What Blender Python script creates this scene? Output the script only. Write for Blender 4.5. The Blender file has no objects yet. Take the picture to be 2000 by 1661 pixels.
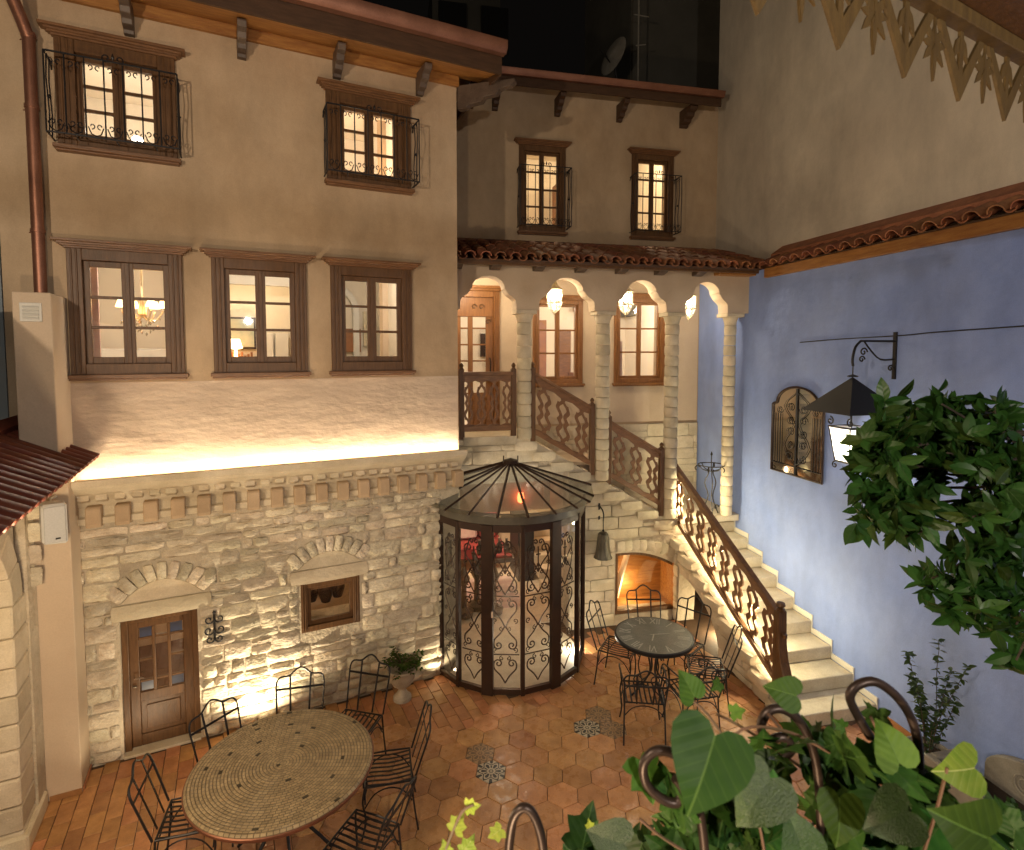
import bpy, math, random
from math import sin, cos, pi, radians, atan2, sqrt, hypot
random.seed(7)
sc = bpy.context.scene
COL = sc.collection
# ------------------------------------------------------------------ camera, world, exposure
FPX, CXP, CYP, CAMH, PITCH = 1110.0, 1000.0, 753.0, 4.2, radians(3.35)
cd = bpy.data.cameras.new('camera'); cam = bpy.data.objects.new('camera', cd); COL.objects.link(cam)
cam.location = (0, 0, CAMH); cam.rotation_euler = (pi/2 - PITCH, 0, 0)
cd.sensor_width = 36; cd.lens = FPX/2000*36; cd.shift_y = -(830.5-CYP)/2000
cd.clip_start = .05; cd.clip_end = 500
cd.dof.use_dof = True; cd.dof.focus_distance = 6.5; cd.dof.aperture_fstop = 5.0
sc.camera = cam
w = bpy.data.worlds.new('World'); sc.world = w; w.use_nodes = True
bg = w.node_tree.nodes['Background']; bg.inputs[0].default_value = (.5, .42, .36, 1); bg.inputs[1].default_value = .0022
sc.view_settings.view_transform = 'Standard'; sc.view_settings.look = 'None'
sc.view_settings.exposure = 1.4; sc.view_settings.gamma = 1; sc.view_settings.use_curve_mapping = False
sc.cycles.max_bounces = 7; sc.cycles.transparent_max_bounces = 16; sc.cycles.sample_clamp_indirect = 4
sc.cycles.caustics_reflective = False; sc.cycles.caustics_refractive = False
sc.cycles.use_denoising = True

# ------------------------------------------------------------------ places of the walls
def ray(x, y):
    u = (x-CXP)/FPX; v = -(y-CYP)/FPX
    return (u, cos(PITCH)+v*sin(PITCH), -sin(PITCH)+v*cos(PITCH))
def onz(x, y, z=0.0):
    d = ray(x, y); t = (z-CAMH)/d[2]; return (d[0]*t, d[1]*t, z)
def onY(x, y, Y):
    d = ray(x, y); t = Y/d[1]; return (d[0]*t, Y, CAMH+d[2]*t)
class Frame:
    """a wall: origin on the ground, direction of its run; d is metres out of the wall towards the courtyard"""
    def __init__(s, ox, oy, ang, loc_ang):
        s.o = (ox, oy); s.a = radians(ang); s.rot = radians(loc_ang)
        s.ex = (cos(s.rot), sin(s.rot)); s.ey = (-sin(s.rot), cos(s.rot))   # local X right as seen, local Y into the wall
    def at(s, px, py, d=0.0):
        r = ray(px, py); P = (s.o[0]-s.ey[0]*d, s.o[1]-s.ey[1]*d)
        t = (P[0]*s.ey[0]+P[1]*s.ey[1])/(r[0]*s.ey[0]+r[1]*s.ey[1])
        q = (r[0]*t-P[0], r[1]*t-P[1])
        return (q[0]*s.ex[0]+q[1]*s.ex[1], CAMH+r[2]*t)
    def w(s, x, y, z=0):
        return (s.o[0]+s.ex[0]*x+s.ey[0]*y, s.o[1]+s.ex[1]*x+s.ey[1]*y, z)
FA = Frame(-.9986, 7.1563, 26.4, 26.4)
FC = Frame(4.336, 5.89, 102.5, -77.5)      # local x = towards camera
FB = Frame(3.6474, 9.0046, 12.5, 12.5)

# ------------------------------------------------------------------ mesh helpers
class MB:
    def __init__(s): s.v = []; s.f = []
    def add(s, vs, fs):
        n = len(s.v); s.v += [tuple(p) for p in vs]; s.f += [tuple(i+n for i in f) for f in fs]; return s
    def box(s, x0, x1, y0, y1, z0, z1):
        if x0 > x1: x0, x1 = x1, x0
        if y0 > y1: y0, y1 = y1, y0
        if z0 > z1: z0, z1 = z1, z0
        vs = [(x, y, z) for z in (z0, z1) for y in (y0, y1) for x in (x0, x1)]
        return s.add(vs, [(0,2,3,1),(4,5,7,6),(0,1,5,4),(2,6,7,3),(0,4,6,2),(1,3,7,5)])
    def prism(s, poly, a0, a1, axis='y'):
        """poly in the two other axes, extruded along axis from a0 to a1"""
        n = len(poly)
        def P(p, a):
            return (p[0], a, p[1]) if axis == 'y' else ((a, p[0], p[1]) if axis == 'x' else (p[0], p[1], a))
        vs = [P(p, a0) for p in poly]+[P(p, a1) for p in poly]
        ar = sum(poly[i][0]*poly[(i+1) % n][1]-poly[(i+1) % n][0]*poly[i][1] for i in range(n))
        fs = [tuple(range(n)), tuple(range(2*n-1, n-1, -1))]+[(i, i+n, (i+1) % n+n, (i+1) % n) for i in range(n)]
        flip = (ar < 0) != (axis == 'y') 
        if flip: fs = [f[::-1] for f in fs]
        if axis == 'x' or axis == 'z':
            fs = [f[::-1] for f in fs]
        return s.add(vs, fs)
    def strip(s, a, b, y0, y1):
        """solid ribbon between two polylines a,b (x,z) from y0 to y1"""
        n = len(a); vs = []
        for y in (y0, y1):
            vs += [(p[0], y, p[1]) for p in a]+[(p[0], y, p[1]) for p in b]
        fs = []
        for i in range(n-1):
            fs += [(i, i+1, n+i+1, n+i), (2*n+i, 3*n+i, 3*n+i+1, 2*n+i+1), (i, 2*n+i, 2*n+i+1, i+1), (n+i, n+i+1, 3*n+i+1, 3*n+i)]
        fs += [(0, n, 3*n, 2*n), (n-1, 3*n-1, 4*n-1, 2*n-1)]
        return s.add(vs, fs)
    def tube(s, pts, r, sides=6, closed=False, taper=None):
        n = len(pts); vs = []; prev = None
        for i in range(n):
            a = pts[(i-1) % n] if (closed or i > 0) else pts[0]
            b = pts[(i+1) % n] if (closed or i < n-1) else pts[-1]
            t = [b[k]-a[k] for k in range(3)]; L = sqrt(sum(c*c for c in t)) or 1; t = [c/L for c in t]
            if prev is None: u = (0, 0, 1) if abs(t[2]) < .9 else (1, 0, 0)
            else: u = prev
            dp = sum(u[k]*t[k] for k in range(3)); u = [u[k]-dp*t[k] for k in range(3)]
            L = sqrt(sum(c*c for c in u)) or 1; u = [c/L for c in u]; prev = u
            v = (t[1]*u[2]-t[2]*u[1], t[2]*u[0]-t[0]*u[2], t[0]*u[1]-t[1]*u[0])
            rr = r if taper is None else r*(1+(taper-1)*i/(n-1))
            for k in range(sides):
                an = 2*pi*k/sides; c, d = cos(an)*rr, sin(an)*rr
                vs.append(tuple(pts[i][j]+u[j]*c+v[j]*d for j in range(3)))
        fs = []
        for i in range(n if closed else n-1):
            for k in range(sides):
                k2 = (k+1) % sides; i2 = (i+1) % n
                fs.append((i*sides+k, i*sides+k2, i2*sides+k2, i2*sides+k))
        if not closed: fs += [tuple(range(sides-1, -1, -1)), tuple((n-1)*sides+k for k in range(sides))]
        return s.add(vs, fs)
    def lathe(s, prof, seg=16, c=(0, 0, 0), cap=True):
        vs = []; n = len(prof)
        for i in range(seg):
            an = 2*pi*i/seg
            for r, z in prof: vs.append((c[0]+r*cos(an), c[1]+r*sin(an), c[2]+z))
        fs = []
        for i in range(seg):
            j = (i+1) % seg
            for k in range(n-1): fs.append((i*n+k, j*n+k, j*n+k+1, i*n+k+1))
        if cap:
            fs.append(tuple(i*n for i in range(seg-1, -1, -1))); fs.append(tuple(i*n+n-1 for i in range(seg)))
        return s.add(vs, fs)
    def build(s, name, mat, parent=None, smooth=0, bevel=0, loc=None, rot=None):
        me = bpy.data.meshes.new(name); me.from_pydata(s.v, [], s.f); me.update()
        if mat: me.materials.append(mat)
        if smooth:
            me.polygons.foreach_set('use_smooth', [True]*len(me.polygons)); me.set_sharp_from_angle(angle=radians(smooth))
        o = bpy.data.objects.new(name, me); COL.objects.link(o)
        if parent: o.parent = parent
        if loc: o.location = loc
        if rot: o.rotation_euler = rot
        if bevel:
            m = o.modifiers.new('bevel', 'BEVEL'); m.width = bevel; m.segments = 1; m.limit_method = 'ANGLE'
        return o
def tag(o, label=None, cat=None, group=None, kind=None):
    if label: o['label'] = label
    if cat: o['category'] = cat
    if group: o['group'] = group
    if kind: o['kind'] = kind
    return o
def thing(name, label, cat, loc=(0, 0, 0), rz=0, group=None):
    o = bpy.data.objects.new(name, None); COL.objects.link(o); o.location = loc; o.rotation_euler = (0, 0, rz)
    return tag(o, label, cat, group)
def at_frame(F, name, label, cat, x=0, d=0, z=0):
    return thing(name, label, cat, F.w(x, -d, z), F.rot)
def link_copy(src, parent, loc=None, rot=None, scale=None):
    o = src.copy(); COL.objects.link(o); o.parent = parent
    if loc: o.location = loc
    if rot: o.rotation_euler = rot
    if scale: o.scale = scale
    return o
def copy_tree(o, parent=None):
    c = o.copy(); COL.objects.link(c); c.parent = parent
    for ch in list(o.children): copy_tree(ch, c)
    return c
def box(parent, name, mat, x0, x1, y0, y1, z0, z1, bevel=0):
    return MB().box(x0, x1, y0, y1, z0, z1).build(name, mat, parent, bevel=bevel)
def scroll(cx, cz, r, turns, start, d=1, n=16, y=0, rin=.18):
    """spiral in the xz plane, outside to inside"""
    out = []
    for i in range(n+1):
        t = i/n; a = start+d*turns*2*pi*t; rr = r*(1-(1-rin)*t)
        out.append((cx+rr*cos(a), y, cz+rr*sin(a)))
    return out
def smooth_path(pts, k=4):
    out = []; n = len(pts)
    for i in range(n-1):
        p0, p1, p2, p3 = pts[max(i-1, 0)], pts[i], pts[i+1], pts[min(i+2, n-1)]
        for j in range(k):
            t = j/k
            out.append(tuple(.5*((2*p1[c])+(-p0[c]+p2[c])*t+(2*p0[c]-5*p1[c]+4*p2[c]-p3[c])*t*t+(-p0[c]+3*p1[c]-3*p2[c]+p3[c])*t**3) for c in range(len(p1))))
    out.append(tuple(pts[-1])); return out
def wall(x0, x1, z0, z1, holes, y0, y1):
    """solid wall of boxes-free quads with rectangular holes"""
    m = MB(); xs = sorted({x0, x1}|{h[0] for h in holes}|{h[1] for h in holes}); zs = sorted({z0, z1}|{h[2] for h in holes}|{h[3] for h in holes})
    def solid(i, k):
        if i < 0 or k < 0 or i >= len(xs)-1 or k >= len(zs)-1: return False
        cx, cz = (xs[i]+xs[i+1])/2, (zs[k]+zs[k+1])/2
        return x0 < cx < x1 and z0 < cz < z1 and not any(h[0] < cx < h[1] and h[2] < cz < h[3] for h in holes)
    for i in range(len(xs)-1):
        for k in range(len(zs)-1):
            if not solid(i, k): continue
            a, b, c, d = xs[i], xs[i+1], zs[k], zs[k+1]
            m.add([(a, y0, c), (b, y0, c), (b, y0, d), (a, y0, d)], [(0, 1, 2, 3)])
            m.add([(a, y1, c), (b, y1, c), (b, y1, d), (a, y1, d)], [(3, 2, 1, 0)])
            if not solid(i-1, k): m.add([(a, y0, c), (a, y1, c), (a, y1, d), (a, y0, d)], [(3, 2, 1, 0)])
            if not solid(i+1, k): m.add([(b, y0, c), (b, y1, c), (b, y1, d), (b, y0, d)], [(0, 1, 2, 3)])
            if not solid(i, k-1): m.add([(a, y0, c), (b, y0, c), (b, y1, c), (a, y1, c)], [(3, 2, 1, 0)])
            if not solid(i, k+1): m.add([(a, y0, d), (b, y0, d), (b, y1, d), (a, y1, d)], [(0, 1, 2, 3)])
    return m

# ------------------------------------------------------------------ materials
def pmat(name, c1, c2=None, scale=4, rough=.6, metal=0, bump=0, bscale=20, bdet=6, rand=0, streak=0, stretch=None, spec=.5, coat=0, grain=0, r2=None):
    m = bpy.data.materials.new(name); m.use_nodes = True; nt = m.node_tree; N = nt.nodes; L = nt.links
    b = N['Principled BSDF']; b.inputs['Roughness'].default_value = rough; b.inputs['Metallic'].default_value = metal
    b.inputs['Specular IOR Level'].default_value = spec
    if coat: b.inputs['Coat Weight'].default_value = coat; b.inputs['Coat Roughness'].default_value = .15
    tc = N.new('ShaderNodeTexCoord'); src = tc.outputs['Object']
    if stretch:
        mp = N.new('ShaderNodeMapping'); mp.inputs['Scale'].default_value = stretch; L.new(src, mp.inputs[0]); src = mp.outputs[0]
    if rand:
        oi = N.new('ShaderNodeObjectInfo'); va = N.new('ShaderNodeVectorMath'); va.operation = 'ADD'
        sc_ = N.new('ShaderNodeVectorMath'); sc_.operation = 'SCALE'; sc_.inputs[0].default_value = (37, 91, 53); L.new(oi.outputs['Random'], sc_.inputs['Scale'])
        L.new(src, va.inputs[0]); L.new(sc_.outputs[0], va.inputs[1]); src = va.outputs[0]
    nz = N.new('ShaderNodeTexNoise'); nz.inputs['Scale'].default_value = scale; nz.inputs['Detail'].default_value = 6; nz.inputs['Roughness'].default_value = .6; L.new(src, nz.inputs[0])
    rp = N.new('ShaderNodeMapRange'); rp.inputs[1].default_value = .3; rp.inputs[2].default_value = .7; L.new(nz.outputs[0], rp.inputs[0])
    mx = N.new('ShaderNodeMix'); mx.data_type = 'RGBA'; mx.inputs[6].default_value = (*c1, 1); mx.inputs[7].default_value = (*(c2 or c1), 1); L.new(rp.outputs[0], mx.inputs[0])
    col = mx.outputs[2]
    if grain:
        n2 = N.new('ShaderNodeTexNoise'); n2.inputs['Scale'].default_value = 90; n2.inputs['Detail'].default_value = 3; L.new(src, n2.inputs[0])
        m2 = N.new('ShaderNodeMapRange'); m2.inputs[1].default_value = .3; m2.inputs[2].default_value = .7; m2.inputs[3].default_value = 1-grain; m2.inputs[4].default_value = 1+grain; L.new(n2.outputs[0], m2.inputs[0])
        vm = N.new('ShaderNodeVectorMath'); vm.operation = 'SCALE'; L.new(col, vm.inputs[0]); L.new(m2.outputs[0], vm.inputs['Scale']); col = vm.outputs[0]
    if streak:
        ms = N.new('ShaderNodeMapping'); ms.inputs['Scale'].default_value = (1.1, 1.1, .5); L.new(tc.outputs['Object'], ms.inputs[0])
        ns = N.new('ShaderNodeTexNoise'); ns.inputs['Scale'].default_value = 1.5; ns.inputs['Detail'].default_value = 8; ns.inputs['Roughness'].default_value = .68; L.new(ms.outputs[0], ns.inputs[0])
        rs = N.new('ShaderNodeMapRange'); rs.inputs[1].default_value = .38; rs.inputs[2].default_value = .7; rs.inputs[3].default_value = 1.05; rs.inputs[4].default_value = 1-streak*1.3; L.new(ns.outputs[0], rs.inputs[0])
        vs_ = N.new('ShaderNodeVectorMath'); vs_.operation = 'SCALE'; L.new(col, vs_.inputs[0]); L.new(rs.outputs[0], vs_.inputs['Scale']); col = vs_.outputs[0]
    if rand:
        hs = N.new('ShaderNodeHueSaturation'); mr = N.new('ShaderNodeMapRange'); mr.inputs[3].default_value = 1-rand; mr.inputs[4].default_value = 1+rand
        L.new(oi.outputs['Random'], mr.inputs[0]); L.new(mr.outputs[0], hs.inputs['Value'])
        ml = N.new('ShaderNodeMath'); ml.operation = 'MULTIPLY'; ml.inputs[1].default_value = 7.31; L.new(oi.outputs['Random'], ml.inputs[0])
        fr = N.new('ShaderNodeMath'); fr.operation = 'FRACT'; L.new(ml.outputs[0], fr.inputs[0])
        mr2 = N.new('ShaderNodeMapRange'); mr2.inputs[3].default_value = .5-rand*.05; mr2.inputs[4].default_value = .5+rand*.05; L.new(fr.outputs[0], mr2.inputs[0]); L.new(mr2.outputs[0], hs.inputs['Hue'])
        L.new(col, hs.inputs['Color']); col = hs.outputs[0]
    L.new(col, b.inputs['Base Color'])
    if r2 is not None:
        mr3 = N.new('ShaderNodeMapRange'); mr3.inputs[1].default_value = .35; mr3.inputs[2].default_value = .65; mr3.inputs[3].default_value = rough; mr3.inputs[4].default_value = r2
        n3 = N.new('ShaderNodeTexNoise'); n3.inputs['Scale'].default_value = scale*2.3; n3.inputs['Detail'].default_value = 5; L.new(src, n3.inputs[0]); L.new(n3.outputs[0], mr3.inputs[0]); L.new(mr3.outputs[0], b.inputs['Roughness'])
    if bump:
        nb = N.new('ShaderNodeTexNoise'); nb.inputs['Scale'].default_value = bscale; nb.inputs['Detail'].default_value = bdet; L.new(src, nb.inputs[0])
        bp = N.new('ShaderNodeBump'); bp.inputs['Strength'].default_value = 1; bp.inputs['Distance'].default_value = bump; L.new(nb.outputs[0], bp.inputs['Height']); L.new(bp.outputs[0], b.inputs['Normal'])
    return m
def emat(name, c, s):
    m = bpy.data.materials.new(name); m.use_nodes = True; b = m.node_tree.nodes['Principled BSDF']
    b.inputs['Base Color'].default_value = (*c, 1); b.inputs['Emission Color'].default_value = (*c, 1); b.inputs['Emission Strength'].default_value = s
    return m
def gmat(name, tint=(1, 1, 1), refl=.09, rough=.02, frost=0):
    m = bpy.data.materials.new(name); m.use_nodes = True; nt = m.node_tree; N = nt.nodes; L = nt.links
    N.remove(N['Principled BSDF']); out = N['Material Output']
    tr = N.new('ShaderNodeBsdfTransparent'); tr.inputs[0].default_value = (*tint, 1)
    gl = N.new('ShaderNodeBsdfGlossy'); gl.inputs['Roughness'].default_value = rough
    fr = N.new('ShaderNodeLayerWeight'); fr.inputs[0].default_value = .25
    mr = N.new('ShaderNodeMapRange'); mr.inputs[3].default_value = refl; mr.inputs[4].default_value = 1; L.new(fr.outputs['Fresnel'], mr.inputs[0])
    mx = N.new('ShaderNodeMixShader'); L.new(mr.outputs[0], mx.inputs[0]); L.new(tr.outputs[0], mx.inputs[1]); L.new(gl.outputs[0], mx.inputs[2])
    if frost:
        tl = N.new('ShaderNodeBsdfTranslucent'); tl.inputs[0].default_value = (*tint, 1)
        m2 = N.new('ShaderNodeMixShader'); m2.inputs[0].default_value = frost; L.new(mx.outputs[0], m2.inputs[1]); L.new(tl.outputs[0], m2.inputs[2]); L.new(m2.outputs[0], out.inputs[0])
    else: L.new(mx.outputs[0], out.inputs[0])
    return m
M = {}
M['plaster'] = pmat('plaster_ochre', (.56, .42, .28), (.44, .31, .19), 1.1, .9, bump=.012, bscale=6, bdet=9, grain=.05, streak=.16)
M['trowel'] = pmat('plaster_rough_trowel', (.6, .48, .37), (.5, .39, .3), 2.4, .9, bump=.02, bscale=4.5, bdet=9, grain=.07, stretch=(1, 1, 2.2))
M['cream'] = pmat('plaster_cream', (.62, .5, .37), (.55, .43, .31), 1.5, .9, bump=.004, bscale=12, grain=.04)
M['beige'] = pmat('plaster_beige', (.68, .6, .48), (.57, .5, .4), .7, .92, bump=.008, bscale=5, grain=.05, streak=.2)
M['white'] = pmat('white_paint', (.7, .68, .62), (.62, .6, .54), 2, .8, bump=.002, grain=.03)
M['blue'] = pmat('blue_limewash', (.21, .305, .67), (.28, .375, .71), .9, .85, bump=.014, bscale=4, bdet=10, grain=.06, streak=.13)
M['stone'] = pmat('limestone_rock_face', (.68, .61, .48), (.5, .42, .3), 6, .9, bump=.06, bscale=9, bdet=12, rand=.26, grain=.14, stretch=(1, 1, 1.9))
M['ashlar'] = pmat('limestone_cut', (.64, .56, .42), (.5, .42, .29), 4, .85, bump=.012, bscale=14, bdet=7, rand=.12, grain=.08)
M['mortar'] = pmat('lime_mortar', (.64, .56, .43), (.5, .42, .31), 5, .95, bump=.03, bscale=16, bdet=9, grain=.1, streak=.25)
M['tread'] = pmat('travertine_tread', (.62, .55, .42), (.5, .42, .3), 7, .6, bump=.004, bscale=30, rand=.1, grain=.12)
M['wood'] = pmat('brown_stained_wood', (.16, .078, .032), (.085, .042, .018), 7, .42, bump=.002, bscale=30, stretch=(6, 6, .8), grain=.15, spec=.4)
M['woodx'] = pmat('brown_stained_wood_rail', (.24, .115, .048), (.13, .06, .026), 7, .42, bump=.002, bscale=30, stretch=(1, 6, 5), grain=.15)
M['honey'] = pmat('honey_varnished_wood', (.3, .13, .036), (.19, .075, .02), 6, .42, bump=.002, bscale=30, stretch=(6, 6, .8), grain=.12)
M['pine'] = pmat('pine_beam', (.42, .2, .05), (.24, .09, .022), 4, .55, bump=.003, bscale=20, stretch=(1, 7, 7), grain=.15)
M['fret'] = pmat('weathered_fretwork', (.14, .085, .025), (.08, .048, .015), 6, .6, bump=.002, bscale=30, stretch=(6, 6, 1), grain=.15)
M['darkwood'] = pmat('dark_eave_board', (.09, .045, .022), (.05, .024, .012), 5, .55, bump=.003, bscale=20, stretch=(1, 7, 7), grain=.15)
M['greywood'] = pmat('weathered_corbel', (.13, .09, .065), (.07, .045, .032), 6, .5, bump=.003, grain=.15)
M['copper'] = pmat('copper_sheet', (.36, .17, .11), (.22, .1, .065), 3, .45, metal=.7, bump=.001, grain=.1)
M['tile'] = pmat('roof_tile_clay', (.42, .17, .08), (.22, .085, .045), 6, .7, bump=.004, bscale=22, rand=.25, grain=.15)
M['redtile'] = pmat('roof_tile_glazed_red', (.2, .05, .028), (.12, .03, .018), 5, .5, bump=.002, rand=.15, grain=.1)
M['hex'] = pmat('terracotta_hexagon', (.6, .32, .145), (.38, .18, .075), 5.5, .2, bump=.004, bscale=9, rand=.17, grain=.1, r2=.45)
M['brick'] = pmat('terracotta_plank', (.5, .24, .1), (.3, .13, .052), 6, .3, bump=.003, bscale=14, rand=.22, grain=.08, r2=.55)
M['grout'] = pmat('floor_grout', (.1, .055, .03), (.07, .04, .022), 9, .8, bump=.002)
M['iron'] = pmat('black_wrought_iron', (.02, .02, .024), (.035, .033, .034), 20, .42, metal=.5, bump=.0008, bscale=60)
M['bronze'] = pmat('bronze_brown_frame', (.05, .026, .018), (.032, .018, .013), 8, .35, metal=.25)
M['scrolliron'] = pmat('brown_scroll_iron', (.06, .038, .028), (.035, .022, .018), 20, .4, metal=.5)
M['belliron'] = pmat('old_bell_bronze', (.16, .14, .1), (.07, .065, .055), 10, .45, metal=.7, bump=.004, bscale=30, stretch=(4, 4, .6))
M['mosaic'] = None
M['gold'] = pmat('gilt_lantern_metal', (.75, .68, .5), (.5, .43, .28), 12, .35, metal=.8)
M['green'] = pmat('leaf_dark_green', (.022, .052, .012), (.042, .085, .018), 14, .36, rand=.45, bump=.002, bscale=30)
M['green2'] = pmat('leaf_ivy_green', (.025, .075, .012), (.05, .11, .018), 12, .5, rand=.5, bump=.002, bscale=30)
M['lime'] = pmat('leaf_young_lime', (.26, .36, .03), (.36, .42, .06), 12, .5, rand=.2)
M['bark'] = pmat('bark', (.07, .05, .035), (.04, .03, .02), 20, .85, bump=.006, bscale=30)
M['vine'] = pmat('red_vine_stem', (.14, .06, .04), (.09, .07, .03), 12, .6)
M['soil'] = pmat('potting_soil', (.03, .02, .012), (.05, .032, .02), 30, .95, bump=.01, bscale=40)
M['urn'] = pmat('urn_stone', (.5, .43, .34), (.36, .3, .23), 8, .8, bump=.008, bscale=20, grain=.1)
M['greystone'] = pmat('trough_stone', (.3, .28, .24), (.2, .18, .15), 5, .8, bump=.008, bscale=12, grain=.12)
M['plastic'] = pmat('white_plastic', (.62, .62, .6), (.58, .58, .56), 2, .45)
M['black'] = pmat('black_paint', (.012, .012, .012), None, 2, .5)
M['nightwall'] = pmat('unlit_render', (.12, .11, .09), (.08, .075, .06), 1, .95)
M['room'] = pmat('room_cream_paint', (.78, .7, .57), (.7, .62, .5), 2, .9)
M['roomwood'] = pmat('room_wood', (.3, .13, .05), (.2, .08, .03), 5, .5)
M['red'] = pmat('red_cushion', (.22, .02, .022), (.14, .02, .02), 9, .8, bump=.004)
M['fabric'] = pmat('pale_curtain', (.6, .5, .45), (.45, .3, .3), 6, .9)
M['tablegrey'] = pmat('slate_clock_face', (.2, .2, .17), (.13, .135, .115), 5, .35, bump=.001, grain=.25)
M['chalk'] = pmat('faded_chalk_numeral', (.62, .6, .52), (.34, .34, .29), 40, .6)
M['steel'] = pmat('brushed_steel', (.6, .58, .55), None, 4, .25, metal=1)
M['glass'] = gmat('window_glass')
M['glassdim'] = gmat('roof_glass', (.6, .62, .57), .14, .12, .1)
M['blueglass'] = gmat('blue_textured_glass', (.35, .5, .85), .25, .3, .5)
M['mirror'] = pmat('old_mirror', (.75, .72, .66), (.6, .57, .5), 3, .06, metal=1)
M['lampglass2'] = gmat('large_lantern_glass', (1, .95, .85), .1, .1, .5)
M['lampglass'] = gmat('lantern_glass', (1, .95, .85), .1, .1, .1)
M['led'] = emat('led_strip_glow', (1, .84, .6), 28)
M['ledstair'] = emat('stair_led_glow', (1, .78, .45), 14)
M['bulb'] = emat('bulb_glow', (1, .8, .5), 60)
M['bulbw'] = emat('bulb_glow_white', (1, .93, .8), 30)
M['bulbr'] = emat('red_lamp_glow', (1, .16, .05), 4)
M['amber'] = emat('amber_shade_glow', (1, .55, .2), 5)

# ------------------------------------------------------------------ lamps
WARM = (1, .70, .40)
def lamp(name, loc, W, col=WARM, r=.05, kind='POINT', rot=None, size=None, spot=None, blend=.5):
    l = bpy.data.lights.new(name, kind); l.energy = W; l.color = col
    if kind == 'AREA': l.shape = 'RECTANGLE'; l.size, l.size_y = size
    else: l.shadow_soft_size = r
    if kind == 'SPOT': l.spot_size = spot; l.spot_blend = blend
    o = bpy.data.objects.new(name, l); COL.objects.link(o); o.location = loc
    if rot: o.rotation_euler = rot
    return o
def aim(o, target):
    from mathutils import Vector
    d = Vector(target)-o.location; o.rotation_euler = d.to_track_quat('-Z', 'Y').to_euler(); return o
lamp('terrace_fill_light', (-2.6, -.6, 5.6), 190, (1, .8, .58), .07)  # unseen fill light added behind the camera for the upper facades
lamp('terrace_fill_light', (1.6, -2.2, 5.0), 165, (1, .9, .78), .07)  # second added fill behind the camera, brightens the right-hand walls
lamp('balcony_fill_light', (-.6, -.5, 2.3), 110, (1, .74, .46), .08)  # added fill low behind the camera, no fixture belongs to it
lamp('arcade_fill_light', FA.w(-3.6, -3.0, 2.75), 50, (1, .76, .48), .15)  # out-of-view fill added on the left to brighten the courtyard
for lx, d in ((-2.12, .28), (.0, .1), (-3.2, .5)):
    lo = lamp('ground_uplight', FA.w(lx, -d-.05, .06), 46 if lx == -2.12 else 6, (1, .82, .54), .02, 'SPOT', spot=radians(140), blend=.7)
    aim(lo, FA.w(lx+.05, .12, 1.4))

# ------------------------------------------------------------------ special materials
def deco_mat(c1=(.55, .48, .36), c2=(.45, .38, .27), fade=1.0):
    m = pmat('patterned_cement_tile', c1, c2, 8, .35)
    nt = m.node_tree; N = nt.nodes; L = nt.links; b = N['Principled BSDF']; old = b.inputs['Base Color'].links[0].from_socket
    tc = N.new('ShaderNodeTexCoord'); sp = N.new('ShaderNodeSeparateXYZ'); L.new(tc.outputs['Object'], sp.inputs[0])
    def mt(op, a, b2=None, c=None):
        n = N.new('ShaderNodeMath'); n.operation = op
        for i, x in enumerate((a, b2, c)):
            if x is None: continue
            if isinstance(x, (int, float)): n.inputs[i].default_value = x
            else: L.new(x, n.inputs[i])
        return n.outputs[0]
    r = mt('SQRT', mt('ADD', mt('MULTIPLY', sp.outputs[0], sp.outputs[0]), mt('MULTIPLY', sp.outputs[1], sp.outputs[1])))
    an = mt('ARCTAN2', sp.outputs[1], sp.outputs[0])
    s6 = mt('COSINE', mt('MULTIPLY', an, 6)); s12 = mt('COSINE', mt('MULTIPLY', an, 12))
    q = mt('MULTIPLY', r, mt('SUBTRACT', 1.0, mt('MULTIPLY', s6, .2)))
    def band(a, b2): return mt('MULTIPLY', mt('GREATER_THAN', q, a), mt('LESS_THAN', q, b2))
    g = mt('MAXIMUM', band(.012, .022), band(.098, .112))
    g = mt('MAXIMUM', g, mt('MULTIPLY', band(.036, .082), mt('GREATER_THAN', s6, .35)))
    g = mt('MAXIMUM', g, mt('MULTIPLY', band(.05, .09), mt('LESS_THAN', s6, -.75)))
    g = mt('MAXIMUM', g, mt('MULTIPLY', mt('GREATER_THAN', q, .125), mt('GREATER_THAN', s12, .2)))
    g = mt('MULTIPLY', g, fade)
    mx = N.new('ShaderNodeMix'); mx.data_type = 'RGBA'; L.new(g, mx.inputs[0]); L.new(old, mx.inputs[6]); mx.inputs[7].default_value = (.035, .035, .03, 1)
    L.new(mx.outputs[2], b.inputs['Base Color']); return m
M['deco'] = deco_mat(); M['deco2'] = deco_mat((.45, .3, .17), (.34, .2, .1), .62)
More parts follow.
